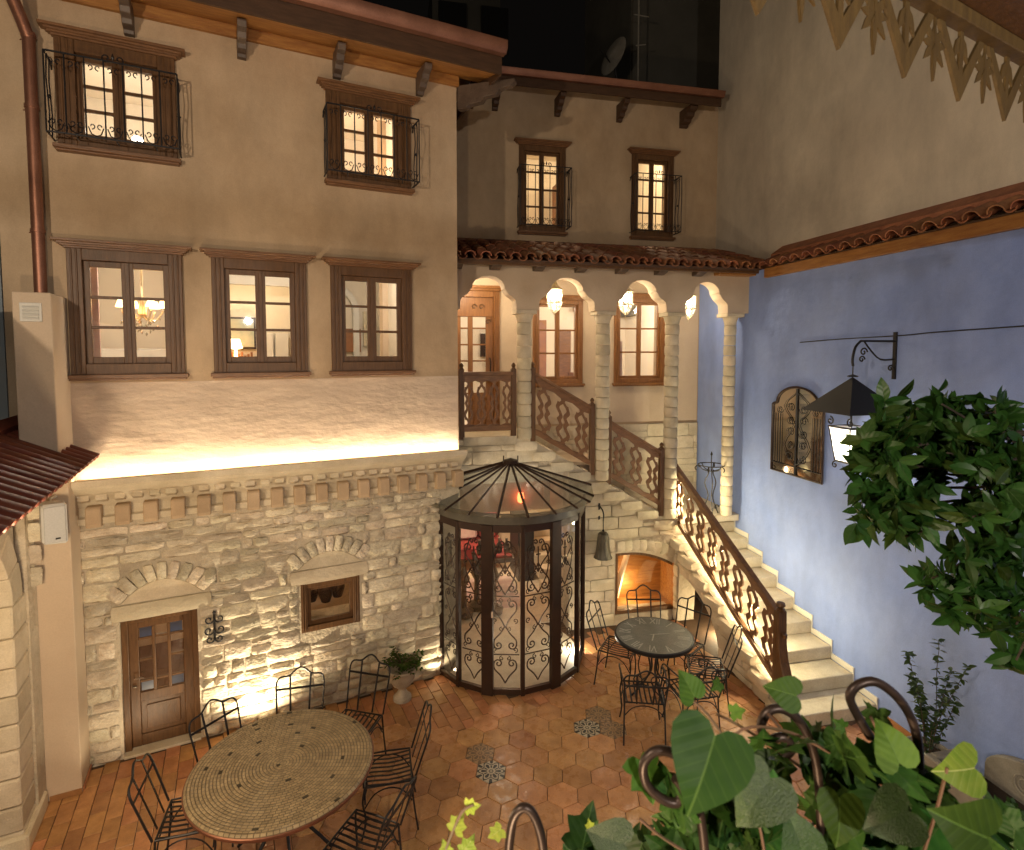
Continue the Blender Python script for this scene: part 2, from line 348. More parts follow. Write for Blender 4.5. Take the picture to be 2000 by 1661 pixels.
def mosaic_mat():
    m = pmat('stone_mosaic', (.44, .34, .2), (.3, .23, .135), 9, .28)
    nt = m.node_tree; N = nt.nodes; L = nt.links; b = N['Principled BSDF']; old = b.inputs['Base Color'].links[0].from_socket
    tc = N.new('ShaderNodeTexCoord'); sp = N.new('ShaderNodeSeparateXYZ'); L.new(tc.outputs['Object'], sp.inputs[0])
    def mt(op, a, b2=None):
        n = N.new('ShaderNodeMath'); n.operation = op
        for i, x in enumerate((a, b2)):
            if x is None: continue
            if isinstance(x, (int, float)): n.inputs[i].default_value = x
            else: L.new(x, n.inputs[i])
        return n.outputs[0]
    r = mt('SQRT', mt('ADD', mt('MULTIPLY', sp.outputs[0], sp.outputs[0]), mt('MULTIPLY', sp.outputs[1], sp.outputs[1])))
    an = mt('DIVIDE', mt('ARCTAN2', sp.outputs[1], sp.outputs[0]), 2*pi)
    rr = mt('MULTIPLY', r, 38); row = mt('FLOOR', rr); fr = mt('FRACT', rr)
    cnt = mt('FLOOR', mt('ADD', mt('MULTIPLY', row, 3.6), 6)); u = mt('FRACT', mt('MULTIPLY', an, cnt))
    e1 = mt('MULTIPLY', mt('MINIMUM', fr, mt('SUBTRACT', 1, fr)), 1.0)
    e2 = mt('MULTIPLY', mt('MINIMUM', u, mt('SUBTRACT', 1, u)), 2.0)
    e = mt('MINIMUM', e1, e2); sm = N.new('ShaderNodeMapRange'); sm.inputs[1].default_value = .04; sm.inputs[2].default_value = .16; L.new(e, sm.inputs[0])
    cb = N.new('ShaderNodeCombineXYZ'); L.new(row, cb.inputs[0]); L.new(mt('FLOOR', mt('MULTIPLY', an, cnt)), cb.inputs[1])
    wn = N.new('ShaderNodeTexWhiteNoise'); wn.noise_dimensions = '2D'; L.new(cb.outputs[0], wn.inputs[0])
    mr = N.new('ShaderNodeMapRange'); mr.inputs[3].default_value = .82; mr.inputs[4].default_value = 1.15; L.new(wn.outputs[0], mr.inputs[0])
    dk = mt('GREATER_THAN', wn.outputs[0], .014); 
    f = mt('MULTIPLY', mr.outputs[0], mt('ADD', mt('MULTIPLY', sm.outputs[0], .6), .4)); f = mt('MULTIPLY', f, mt('ADD', mt('MULTIPLY', dk, .85), .15))
    vm = N.new('ShaderNodeVectorMath'); vm.operation = 'SCALE'; L.new(old, vm.inputs[0]); L.new(f, vm.inputs['Scale']); L.new(vm.outputs[0], b.inputs['Base Color'])
    bp = N.new('ShaderNodeBump'); bp.inputs['Distance'].default_value = .004; L.new(mt('ADD', sm.outputs[0], mt('MULTIPLY', wn.outputs[0], .6)), bp.inputs['Height']); L.new(bp.outputs[0], b.inputs['Normal'])
    return m
M['mosaic'] = mosaic_mat()
def leaf_mat(name, c1, c2, vein, rough, edge=0, yoff=0):
    m = pmat(name, c1, c2, 3, rough, rand=.5)
    nt = m.node_tree; N = nt.nodes; L = nt.links; b = N['Principled BSDF']; old = b.inputs['Base Color'].links[0].from_socket
    tc = N.new('ShaderNodeTexCoord'); sp = N.new('ShaderNodeSeparateXYZ'); L.new(tc.outputs['Object'], sp.inputs[0])
    def mt(op, a, b2=None):
        n = N.new('ShaderNodeMath'); n.operation = op
        for i, x in enumerate((a, b2)):
            if x is None: continue
            if isinstance(x, (int, float)): n.inputs[i].default_value = x
            else: L.new(x, n.inputs[i])
        return n.outputs[0]
    ax = mt('ABSOLUTE', sp.outputs[0])
    mid = mt('LESS_THAN', ax, .014)
    q = mt('FRACT', mt('MULTIPLY', mt('SUBTRACT', sp.outputs[1], mt('MULTIPLY', ax, .9)), 4.7))
    side = mt('LESS_THAN', mt('ABSOLUTE', mt('SUBTRACT', q, .5)), .06)
    f = mt('MAXIMUM', mt('MULTIPLY', mid, .8), mt('MULTIPLY', side, .16))
    mx = N.new('ShaderNodeMix'); mx.data_type = 'RGBA'; L.new(f, mx.inputs[0]); L.new(old, mx.inputs[6]); mx.inputs[7].default_value = (*vein, 1)
    L.new(mx.outputs[2], b.inputs['Base Color'])
    bp = N.new('ShaderNodeBump'); bp.inputs['Distance'].default_value = .003; L.new(mt('SUBTRACT', mt('MULTIPLY', mt('ABSOLUTE', mt('SUBTRACT', q, .5)), .3), mid), bp.inputs['Height']); L.new(bp.outputs[0], b.inputs['Normal'])
    b.inputs['Specular IOR Level'].default_value = .22
    tl = N.new('ShaderNodeBsdfTranslucent'); L.new(mx.outputs[2], tl.inputs[0]); ms = N.new('ShaderNodeMixShader'); ms.inputs[0].default_value = .22
    out = N['Material Output']; L.new(b.outputs[0], ms.inputs[1]); L.new(tl.outputs[0], ms.inputs[2]); L.new(ms.outputs[0], out.inputs[0])
    return m
M['ivyleaf'] = leaf_mat('ivy_leaf_veined', (.018, .055, .009), (.038, .09, .014), (.06, .12, .03), .5)
M['green2'] = leaf_mat('leaf_ivy_green', (.035, .095, .01), (.055, .125, .014), (.085, .16, .03), .55)
M['citrus'] = leaf_mat('citrus_leaf_veined', (.026, .066, .013), (.05, .105, .02), (.05, .095, .03), .34)
M['lime'] = leaf_mat('leaf_young_lime', (.2, .3, .03), (.3, .36, .05), (.4, .45, .15), .5)

# ------------------------------------------------------------------ sky dome is the plain world; the ground
floor = tag(MB().add([(-40, -40, -.014), (40, -40, -.014), (40, 60, -.014), (-40, 60, -.014)], [(0, 1, 2, 3)]).build('courtyard_floor', M['grout']), kind='structure')
def inA(p):
    dx, dy = p[0]-FA.o[0], p[1]-FA.o[1]; return (dx*FA.ex[0]+dy*FA.ex[1], -(dx*FA.ey[0]+dy*FA.ey[1]))
def inC(p):
    dx, dy = p[0]-FC.o[0], p[1]-FC.o[1]; return (dx*FC.ex[0]+dy*FC.ex[1], -(dx*FC.ey[0]+dy*FC.ey[1]))
def inB(p):
    dx, dy = p[0]-FB.o[0], p[1]-FB.o[1]; return (dx*FB.ex[0]+dy*FB.ex[1], -(dx*FB.ey[0]+dy*FB.ey[1]))
PITCHX = .285; hexang = radians(-4.4)
def hexmesh(g=.0035):
    m = MB(); R = PITCHX/sqrt(3)-g; tp = []; bt = []
    for rr, z in ((R, -.012), (R, -.003), (R-.005, 0)):
        for k in range(6): a = hexang+pi/6+k*pi/3; m.v.append((rr*cos(a), rr*sin(a), z))
    m.f = [tuple(range(12, 18))]+[(i+6*q, (i+1) % 6+6*q, (i+1) % 6+6*(q+1), i+6*(q+1)) for q in range(2) for i in range(6)]
    return m
hexo = None; e1 = (cos(hexang)*PITCHX, sin(hexang)*PITCHX); e2 = (cos(hexang+pi/3)*PITCHX, sin(hexang+pi/3)*PITCHX)
DECO = [(-.21, 5.47), (-.37, 5.72), (.86, 6.2), (1.15, 6.15), (1.02, 6.4)]
hexes = []; BO = (-.05, 7.75)
for i in range(-30, 31):
    for j in range(-30, 31):
        p = (-.21+e1[0]*i+e2[0]*j, 5.47+e1[1]*i+e2[1]*j); a = inA(p); c = inC(p); b = inB(p)
        if a[1] < .78 or c[1] < .42 or (c[1] < 1.5 and c[0] < -.35) or b[1] < .3 or hypot(p[0]-BO[0], p[1]-BO[1]) < 1.24: continue
        if a[0] < -1.9 or p[1] < 1.5 or p[0] > 3.8 or hypot(p[0]+.72, p[1]-6.42) < .33: continue
        hexes.append(p)
hexes.sort(key=lambda p: -min(1, 1) * -hypot(p[0]-.3, p[1]-5.6))
far = MB(); nh = 0; dmesh = None
for p in hexes:
    vis = p[1] > 3.85
    isd = any(hypot(p[0]-q[0], p[1]-q[1]) < .12 for q in DECO)
    if vis and nh < 298:
        nh += 1
        if hexo is None:
            hexo = hexmesh().build('floor_tile', M['hex'], floor); o = hexo
        else: o = link_copy(hexo, floor)
        if isd:
            k = 'deco' if (hypot(p[0]+.21, p[1]-5.47) < .12 or hypot(p[0]-.86, p[1]-6.2) < .12) else 'deco2'
            dmesh = dmesh or {}
            if k not in dmesh: dmesh[k] = hexo.data.copy(); dmesh[k].materials[0] = M[k]
            o.data = dmesh[k]; o['label'] = 'cream hexagonal tile with black star pattern' if k == 'deco' else 'faded brown hexagonal tile with star pattern'
        o.location = (p[0], p[1], random.uniform(-.0012, .0012)); o.rotation_euler = (random.uniform(-.006, .006), random.uniform(-.006, .006), (0 if isd else random.choice(range(6))*pi/3))
    else:
        h = hexmesh(); far.add([(x+p[0], y+p[1], z) for x, y, z in h.v], h.f)
tag(far.build('floor_tile', M['hex'], floor), kind='stuff')
# planks: staggered, at right angles to the house, filling the border the hexagons leave
bo = None; nb = 0; BW, BL = .135, .27
def is_hex(p):
    ux, uy = -FA.ey[0]*.12, -FA.ey[1]*.12; near = [q for q in hexes if abs(p[0]-q[0]) < .4 and abs(p[1]-q[1]) < .4]
    vx, vy = FA.ex[0]*.06, FA.ex[1]*.06
    return all(any(hypot(p[0]+a*ux+b2*vx-q[0], p[1]+a*uy+b2*vy-q[1]) < .158 for q in near) for a in (-1, 0, 1) for b2 in (-1, 1))
brs = []
for i in range(-36, 40):
    for j in range(-2, 16):
        s = i*BW+.04; d = j*BL+(.135 if i % 2 else 0)+.05
        if d < .05: continue
        wx, wy, _ = FA.w(s, -d); c = inC((wx, wy)); b = inB((wx, wy))
        if c[1] < .05 or (c[1] < 1.12 and c[0] < -.45) or b[1] < .02 or s < -3.93 or hypot(wx-BO[0], wy-BO[1]) < .93: continue
        if is_hex((wx, wy)) : continue
        brs.append((wx, wy))
brs.sort(key=lambda p: (p[1] < 4.3, abs(p[0]+1.5)))
far = MB()
def brickm():
    m = MB(); a, b2 = BW/2-.003, BL/2-.003
    for e, z in ((0, -.012), (0, -.004), (.004, -.0008)):
        m.v += [(-a+e, -b2+e, z), (a-e, -b2+e, z), (a-e, b2-e, z), (-a+e, b2-e, z)]
    m.f = [(8, 9, 10, 11)]+[(i+4*q, (i+1) % 4+4*q, (i+1) % 4+4*q+4, i+4*q+4) for q in range(2) for i in range(4)]
    return m
for p in brs:
    if nb < 290:
        nb += 1
        if bo is None: bo = brickm().build('floor_plank', M['brick'], floor); o = bo
        else: o = link_copy(bo, floor)
        o.location = (p[0], p[1], random.uniform(-.0045, -.003)); o.rotation_euler = (random.uniform(-.003, .003), random.uniform(-.003, .003), FA.rot+random.uniform(-.01, .01))
    else:
        h = brickm(); far.add([(x*cos(FA.rot)-y*sin(FA.rot)+p[0], x*sin(FA.rot)+y*cos(FA.rot)+p[1], z-.004) for x, y, z in h.v], h.f)
if far.v: tag(far.build('floor_plank', M['brick'], floor), kind='stuff')

# ------------------------------------------------------------------ stones
from mathutils import noise, Vector
def stone_mesh(w, h, dep, rough=.02, nx=5, nz=4, seed=0, rnd=.012):
    """rock-faced block: back at y=0, face at y=-dep, centred in x, z"""
    m = MB(); W, H = w/2, h/2
    idx = {}
    for k in range(nz+1):
        for i in range(nx+1):
            u, v = i/nx, k/nz; x = (u-.5)*w; z = (v-.5)*h
            edge = (i in (0, nx)) + (k in (0, nz))
            n = noise.noise(Vector((x*9+seed, z*11, seed*1.7)))
            n2 = noise.noise(Vector((x*22+seed, z*26, seed*.7)))
            y = -dep-(n*rough+n2*rough*.5)*(0 if edge else 1)-(.0 if edge else rough*.45)
            if edge == 2: x *= 1-rnd/W*.55; z *= 1-rnd/H*.55; y = -dep*.5
            elif edge: x += noise.noise(Vector((z*9, seed, 3)))*rnd*.7*(i in (0, nx)); z += noise.noise(Vector((x*9, seed, 5)))*rnd*.7*(k in (0, nz)); y += rough*.25
            idx[i, k] = len(m.v); m.v.append((x, min(y, -.004), z))
    for k in range(nz):
        for i in range(nx): m.f.append((idx[i, k], idx[i+1, k], idx[i+1, k+1], idx[i, k+1]))
    ring = [(i, 0) for i in range(nx)]+[(nx, k) for k in range(nz)]+[(i, nz) for i in range(nx, 0, -1)]+[(0, k) for k in range(nz, 0, -1)]
    b0 = len(m.v); m.v += [(m.v[idx[q]][0], .0, m.v[idx[q]][2]) for q in ring]; n = len(ring)
    for a in range(n): m.f.append((idx[ring[a]], b0+a, b0+(a+1) % n, idx[ring[(a+1) % n]]))
    return m
STONES = {}
def stone(parent, x, y, z, w, h, dep, mat, rough=.02, rot=0, name='stone'):
    """shares mesh data between stones of about one size; per-axis scale fits them"""
    wb = min((.14, .2, .28, .38, .5, .7), key=lambda q: abs(q-w)); hb = min((.09, .13, .18, .24), key=lambda q: abs(q-h)); var = random.randrange(4)
    key = (wb, hb, dep, mat.name, rough, var)
    if key not in STONES:
        STONES[key] = stone_mesh(wb, hb, dep, rough, 5 if wb > .2 else 4, 4, seed=hash((wb, hb, var)) % 97+var*3.3).build(name, mat, parent, smooth=50).data; o = bpy.data.objects[-1] if False else None
        for q in parent.children:
            if q.data == STONES[key]: o = q
    else:
        o = bpy.data.objects.new(name, STONES[key]); COL.objects.link(o); o.parent = parent
    o.location = (x, y, z); o.scale = (w/wb, 1, h/hb); o.rotation_euler = (0, rot, 0); return o
def rubble(parent, x0, x1, z0, z1, blocked, y=0, hmin=.11, hmax=.19, wmin=.13, wmax=.42, gap=.012, dep=.016, rough=.03, mat=None, jit=.008, zmax=None, cap=400):
    mat = mat or M['stone']; z = z0; n = 0; stuff = None
    while z < z1-.05:
        h = random.uniform(hmin, hmax)
        if z+h > z1-.06: h = z1-z
        x = x0-random.uniform(0, .2)
        while x < x1:
            w = random.uniform(wmin, wmax); a, b = max(x, x0), min(x+w, x1); x += w
            segs = [(a, b)]
            for (bx0, bx1, bz0, bz1) in blocked:
                if z+h-.02 > bz0 and z+.02 < bz1:
                    ns = []
                    for p, q in segs:
                        if bx1 <= p or bx0 >= q: ns.append((p, q)); continue
                        if bx0-p > .04: ns.append((p, bx0))
                        if q-bx1 > .04: ns.append((bx1, q))
                    segs = ns
            for p, q in segs:
                if q-p < .05: continue
                hh = h
                if zmax:
                    lim = min(zmax(p), zmax(q))
                    if z+.05 > lim: continue
                    hh = min(h, lim-z)
                if random.random() < .12 and hh > .14:
                    k = random.uniform(.4, .6)*hh
                    stone(parent, (p+q)/2, y, z+k/2, q-p-gap, k-gap, dep, mat, rough, random.uniform(-.02, .02)); stone(parent, (p+q)/2, y, z+k+(hh-k)/2, q-p-gap, hh-k-gap, dep, mat, rough, random.uniform(-.02, .02)); n += 2
                else:
                    stone(parent, (p+q)/2, y-random.uniform(0, jit), z+hh/2, q-p-gap, hh-gap, dep, mat, rough, random.uniform(-.02, .02)); n += 1
        z += h
    return n

# ------------------------------------------------------------------ windows
def window(house, x0, x1, z0, z1, y, cas=.09, crown=.1, fr=.038, vz=.9, cols=2, rows=3, grille=False, wood='wood', sill=True, top=.0, mull=.07, thick=.045, glassmat='glass', recess=.05):
    W = M[wood]; Wx = M['woodx'] if wood == 'wood' else W
    gx0, gx1, gz0, gz1 = x0+cas, x1-cas, z0+cas*vz, z1-cas*vz-top
    m = MB(); m.box(x0, gx0, y-thick, y+.12, z0, z1).box(gx1, x1, y-thick, y+.12, z0, z1).box(gx0, gx1, y-thick+.002, y+.12, gz1, z1).box(gx0, gx1, y-thick+.002, y+.12, z0, gz0)
    for k in (.25, .6):   # raised mouldings on the casing
        t = cas*.12
        m.box(x0+cas*k, x0+cas*k+t, y-thick-.012, y-thick, z0+.02, z1-.01); m.box(x1-cas*k-t, x1-cas*k, y-thick-.012, y-thick, z0+.02, z1-.01)
    win = m.build('window', W, house, bevel=.004)
    c = MB()   # crown profile, wider upward
    for k, (e, zz, hh) in enumerate(() if not crown else ((.02, 0, .018), (.045, .018, .016), (.065, .034, .02), (crown, .054, .022))):
        c.box(x0-e*.95, x1+e*.95, y-thick-e*.9, y+.01, z1+zz-.002, z1+zz+hh)
    if crown: c.build('cornice', Wx, win, bevel=.003)
    if sill: MB().box(x0-.03, x1+.03, y-thick-.05, y+.02, z0-.035, z0+.002).box(x0-.015, x1+.015, y-thick-.03, y+.02, z0-.055, z0-.035).build('sill', Wx, win, bevel=.004)
    ys = y+recess-.045; s = MB(); panes = []
    cw = (gx1-gx0)/cols
    for i in range(cols):
        a, b = gx0+cw*i, gx0+cw*(i+1); ia, ib = a+fr, b-fr
        s.box(a, ia, ys, ys+.045, gz0, gz1); s.box(ib, b, ys, ys+.045, gz0, gz1); s.box(ia, ib, ys+.001, ys+.044, gz0, gz0+fr*1.3); s.box(ia, ib, ys+.001, ys+.044, gz1-fr*1.1, gz1)
        za, zb = gz0+fr*1.3, gz1-fr*1.1; ph = (zb-za)/rows
        for k in range(1, rows): s.box(ia, ib, ys+.006, ys+.038, za+ph*k-.014, za+ph*k+.014)
        for k in range(rows): panes.append((ia, ib, za+ph*k+(.014 if k else 0), za+ph*(k+1)-(.014 if k < rows-1 else 0)))
    if cols == 2: s.box(gx0+cw-.018, gx0+cw+.018, ys-.012, ys, gz0, gz1)
    s.build('sash', W, win, bevel=.003)
    for a, b, c1, c2 in panes: MB().add([(a, ys+.022, c1), (b, ys+.022, c1), (b, ys+.022, c2), (a, ys+.022, c2)], [(0, 1, 2, 3)]).build('pane', M[glassmat], win)
    if grille: make_grille(win, x0-.03, x1+.03, *grille, y)
    return win
def make_grille(win, x0, x1, z0, z1, y, dep=.27, nb=7):
    r = .007; yf = y-dep; g = MB()
    for z in (z0, z1): g.box(x0, x1, yf-.01, yf+.004, z-.006, z+.006); g.box(x0-.004, x0+.008, yf, y, z-.006, z+.006); g.box(x1-.008, x1+.004, yf, y, z-.006, z+.006)
    g.box(x0, x1, yf-.006, yf+.006, z0+.1, z0+.108) if False else None
    n = nb
    for i in range(n+1):
        x = x0+(x1-x0)*i/n; g.tube([(x, yf, z0), (x, yf, z1)], r, 5)
        if i < n:
            cw = (x1-x0)/n; cx = x+cw/2
            for zz, s in ((z1-.075, 1), (z0+.1, 1)):
                g.tube(scroll(cx-cw*.22, zz, cw*.2, .8, -pi/2, 1, 8, yf), .005, 4); g.tube(scroll(cx+cw*.22, zz, cw*.2, .8, -pi/2, -1, 8, yf), .005, 4)
            g.tube([(cx-cw*.4, yf, z0+.09), (cx-cw*.25, yf, z0+.03), (cx, yf, z0+.012), (cx+cw*.25, yf, z0+.03), (cx+cw*.4, yf, z0+.09)], .005, 4)
    for xs in (x0, x1):   # bellied side with a twisted rod and collar
        for k in (.35, .7): g.tube([(xs, yf+dep*k, z0), (xs, yf+dep*(k+.12), (z0*.7+z1*.3)), (xs, yf+dep*(k-.12), (z0*.3+z1*.7)), (xs, yf+dep*k, z1)], .006, 5)
        g.lathe([(0, -.02), (.02, 0), (0, .02)], 6, (xs, yf+dep*.5, (z0+z1)/2))
        g.tube([(xs, y-.05, z1+.0), (xs, y, z1-.06)], .006, 4)
    cx = (x0+x1)/2
    g.tube(scroll(cx-.05, z1+.03, .04, 1, -pi/2, -1, 10, yf), .006, 4); g.tube(scroll(cx+.05, z1+.03, .04, 1, -pi/2, 1, 10, yf), .006, 4); g.lathe([(0, -.03), (.015, 0), (0, .04)], 6, (cx, yf, z1+.04))
    for x in (x0+.2*(x1-x0), cx, x0+.8*(x1-x0)): g.tube([(x, yf, z0), (x+.02, yf+.06, z0-.03)], .005, 4)
    g.build('grille', M['iron'], win, smooth=40)

# ------------------------------------------------------------------ main house (left), frame A
HA = at_frame(FA, 'main_house', 'tall ochre plaster house over a rough limestone ground floor, three lit windows in a row', 'house')
J = -.12                                   # the upper walls stand this far out over the stone
XR = FA.at(893, 500, .12)[0]               # right corner
rowW = []
for a, b in ((130, 355), (412, 597), (645, 803)):
    x0 = FA.at(a, 520, .15)[0]; x1 = FA.at(b, 520, .15)[0]; rowW.append((x0, x1))
holes = [(a+.08, b-.08, 4.06, 5.1) for a, b in rowW]; topW = [(-3.66, -2.7), (-1.26, -.3)]
holes += [(a+.08, b-.08, 6.2, 7.02) for a, b in topW]
wall(-4.12, XR, 2.96, 7.62, holes, J, J+.28).build('plaster_wall', M['plaster'], HA)
wall(-3.66, XR, 2.97, 3.9, [], J-.006, J-.001).build('plaster_band', M['trowel'], HA)
box(HA, 'side_wall', M['plaster'], XR-.28, XR-.002, J+.28, 6, 2.96, 7.6)
for a, b in rowW: window(HA, a, b, 3.98, 5.18, J, cas=.118, crown=.1, fr=.05)
for a, b in topW: window(HA, a, b, 6.12, 7.1, J, cas=.15, crown=.1, top=.03, fr=.05, vz=.55, grille=(6.16, 6.86))
# stone ground floor
door = (-3.37, -2.67, .03, 1.44); win2 = (-1.62, -.95, .93, 1.52)
wall(-3.7, .34, -.05, 2.96, [(door[0], door[1], -.05, door[3]), (win2[0]+.03, win2[1]-.03, win2[2]+.03, win2[3]-.03)], 0, .5).build('stone_wall', M['mortar'], HA)
ar1 = (-3.42, -2.56, 1.44, 1.62); ar2 = (-1.76, -.88, 1.52, 1.68)
def arch_top(x, cx, hw, zb, rise): return zb+rise*(1-((x-cx)/hw)**2)
blocked = [(door[0]-.02, door[1]+.02, 0, door[3]), (win2[0]-.02, win2[1]+.02, win2[2]-.02, win2[3]), ar1, ar2,
           (-3.34, -2.62, 1.6, 2.0), (-1.66, -.92, 1.66, 2.05)]
rubble(HA, -3.68, .1, 0.0, 2.44, blocked, hmin=.09, hmax=.2, wmin=.11, wmax=.5, gap=.016, rough=.034, dep=.012)
for (cx, hw, zl, rise) in ((-2.98, .37, 1.62, .2), (-1.29, .36, 1.68, .17)):
    stone(HA, cx, -.004, zl-.085, 2*hw+.16, .16, .034, M['ashlar'], .008, name='lintel')
    pts = [(cx-hw+2*hw*i/14, arch_top(cx-hw+2*hw*i/14, cx, hw, zl+.005, rise)) for i in range(15)]
    MB().prism([(cx+hw, zl+.004), (cx-hw, zl+.004)]+pts[1:-1], -.012, 0).build('tympanum', M['ashlar'], HA)
    nv = 9
    for i in range(nv):
        t = (i+.5)/nv; x = cx-hw+2*hw*t; z = arch_top(x, cx, hw, zl, rise); sl = -2*rise*(x-cx)/hw**2; an = math.atan(sl)
        nx_, nz_ = -sin(an), cos(an)
        stone(HA, x+nx_*.105, -.006, z+nz_*.105, 2*hw/nv/cos(an)-.012+.015, .18, .036, M['stone'], .014, -an)
# cornice of the stone floor
m = MB(); xr2 = .36
prof = [(0, 2.49), (-.075, 2.5), (-.075, 2.56), (-.03, 2.575), (-.03, 2.66), (-.07, 2.74), (-.13, 2.81), (-.22, 2.87), (-.24, 2.89), (-.24, 2.905), (-.27, 2.91), (-.27, 2.975), (-.24, 2.975), (-.24, 2.94), (-.0, 2.94)]
m.prism(prof, -3.66, xr2, 'x').build('cornice', M['ashlar'], HA, bevel=.004)
for i in range(17):
    x = -3.52+i*.238
    MB().prism([(-.03, 2.47), (-.15, 2.485), (-.165, 2.52), (-.165, 2.67), (-.14, 2.69), (-.03, 2.69)], x-.062, x+.062, 'x').build('corbel_block', M['plaster'], HA, bevel=.008)
for i in range(27):
    x = -3.6+i*.148
    o = MB().box(x-.05+random.uniform(-.006, .006), x+.05, -.05, .05, -.045, .045).build('frieze_stone', M['ashlar'], HA, bevel=.01); o.location = (0, -.075+random.uniform(-.006, .006), 2.775); o.rotation_euler = (radians(-25), 0, 0)
box(HA, 'led_strip', M['led'], -3.6, XR+.02, -.232, -.212, 2.942, 2.956)
# door
dm = MB(); dx0, dx1, dz0, dz1 = door
dm.box(dx0, dx0+.06, .06, .2, 0, dz1).box(dx1-.06, dx1, .06, .2, 0, dz1).box(dx0+.06, dx1-.06, .061, .2, dz1-.06, dz1)
dr = dm.build('door', M['wood'], HA, bevel=.005)
a, b = dx0+.06, dx1-.06; lf = MB(); y0, y1 = .1, .145
stile = .085; ga, gb, gz0, gz1 = a+stile, b-stile, .6, 1.3
lf.box(a, ga, y0, y1, .02, dz1-.06).box(gb, b, y0, y1, .02, dz1-.06).box(ga, gb, y0+.001, y1, gz1, dz1-.06).box(ga, gb, y0+.001, y1, .5, gz0).box(ga, gb, y0+.001, y1, .02, .14).box(ga, gb, y0+.018, y1-.01, .14, .5)
lf.box(ga+.05, gb-.05, y0+.006, y0+.018, .19, .45)
cx = [ga, ga+(gb-ga)*.33, ga+(gb-ga)*.67, gb]; czs = [gz0, gz0+.12, gz0+.35, gz0+.58, gz1]
for x in cx[1:3]: lf.box(x-.014, x+.014, y0, y1, gz0, gz1)
for i in range(3):
    for z in (czs[1:4] if i != 1 else (czs[1], czs[3])): lf.box(cx[i]+(.014 if i else 0), cx[i+1]-(.014 if i < 2 else 0), y0+.003, y1-.003, z-.012, z+.012)
lf.build('door_leaf', M['wood'], dr, bevel=.004)
for i in range(3):
    for k in range(4):
        if i == 1 and k == 2: continue
        za, zb = czs[k], czs[k+1] if not (i == 1 and k == 1) else czs[3]
        corner = i != 1 and k in (0, 3)
        o = MB().box(cx[i]+.01, cx[i+1]-.01, y0+.02, y0+.026, za+.008, zb-.008).build('pane', M['blueglass'] if corner else M['glass'], dr)
        if corner: o['label'] = 'blue patterned corner pane'
h = MB().tube([(a+.04, y0-.005, .78), (a+.04, y0-.04, .78), (a+.13, y0-.045, .78)], .008, 6); h.lathe([(0, -.0), (.02, .0), (.02, .01), (0, .01)], 10, (a+.04, y0-.012, .68)); h.build('handle', M['steel'], dr, smooth=40)
box(HA, 'threshold', M['ashlar'], dx0, dx1, -.03, .2, -.01, .018, .004)
# small window in the stone
window(HA, win2[0], win2[1], win2[2], win2[3], .02, cas=.075, crown=0, cols=1, rows=1, sill=False, thick=.03)
# eaves
yo = -.72
zs = 7.5
m = MB(); m.prism([(-.1, 7.57), (yo, 7.43), (yo, 7.45), (-.1, 7.59)], -4.3, XR+.3, 'x'); m.build('soffit', M['pine'], HA)
for i in range(26):
    pass
box(HA, 'wall_plate', M['pine'], -4.3, XR+.02, -.17, -.121, 7.44, 7.56, .004)
m = MB(); m.prism([(yo-.0, 7.40), (yo-.03, 7.40), (yo-.03, 7.62), (yo, 7.62)], -4.3, XR+.32, 'x'); m.build('fascia', M['darkwood'], HA)
GZ = .19; m = MB(); m.prism([(a, b+GZ) for a, b in [(yo-.04, 7.47), (yo-.06, 7.42), (yo-.12, 7.42), (yo-.15, 7.46), (yo-.16, 7.53), (yo-.17, 7.53), (yo-.165, 7.44), (yo-.13, 7.395), (yo-.05, 7.395), (yo-.03, 7.47)]], -4.3, XR+.33, 'x'); m.build('gutter', M['copper'], HA, smooth=40)
m = MB(); m.prism([(-.1, 7.68), (yo-.04, 7.63), (yo-.04, 7.68), (2.5, 8.9), (2.5, 8.8)], -4.3, XR+.34, 'x'); m.build('roof', M['darkwood'], HA)
m = MB(); m.box(XR+.3, XR+.33, yo, 2.5, 7.4, 7.62); m.build('barge_board', M['darkwood'], HA)
def corbel(parent, x, wdt, y, yo_, z, h, mat, name='corbel'):
    L = y-yo_
    p = [(y, z+.02), (y, z-h), (y-L*.16, z-h), (y-L*.2, z-h*.86), (y-L*.42, z-h*.8), (y-L*.47, z-h*.62), (y-L*.68, z-h*.55), (y-L*.74, z-h*.35), (y-L*.93, z-h*.28), (y-L, z-h*.1), (y-L, z+.0)]
    return MB().prism(p, x-wdt/2, x+wdt/2, 'x').build(name, mat, parent, bevel=.004)
for px in (262, 478, 662, 823):
    x = FA.at(px, 110, .13)[0]; corbel(HA, x-.03, .085, -.12, yo+.22, 7.47, .23, M['greywood'])
o = corbel(HA, 0, .1, -.1, yo-.12, 7.44, .26, M['greywood']); o.location = (XR-.03, -.03, 0); o.rotation_euler = (0, 0, radians(45))
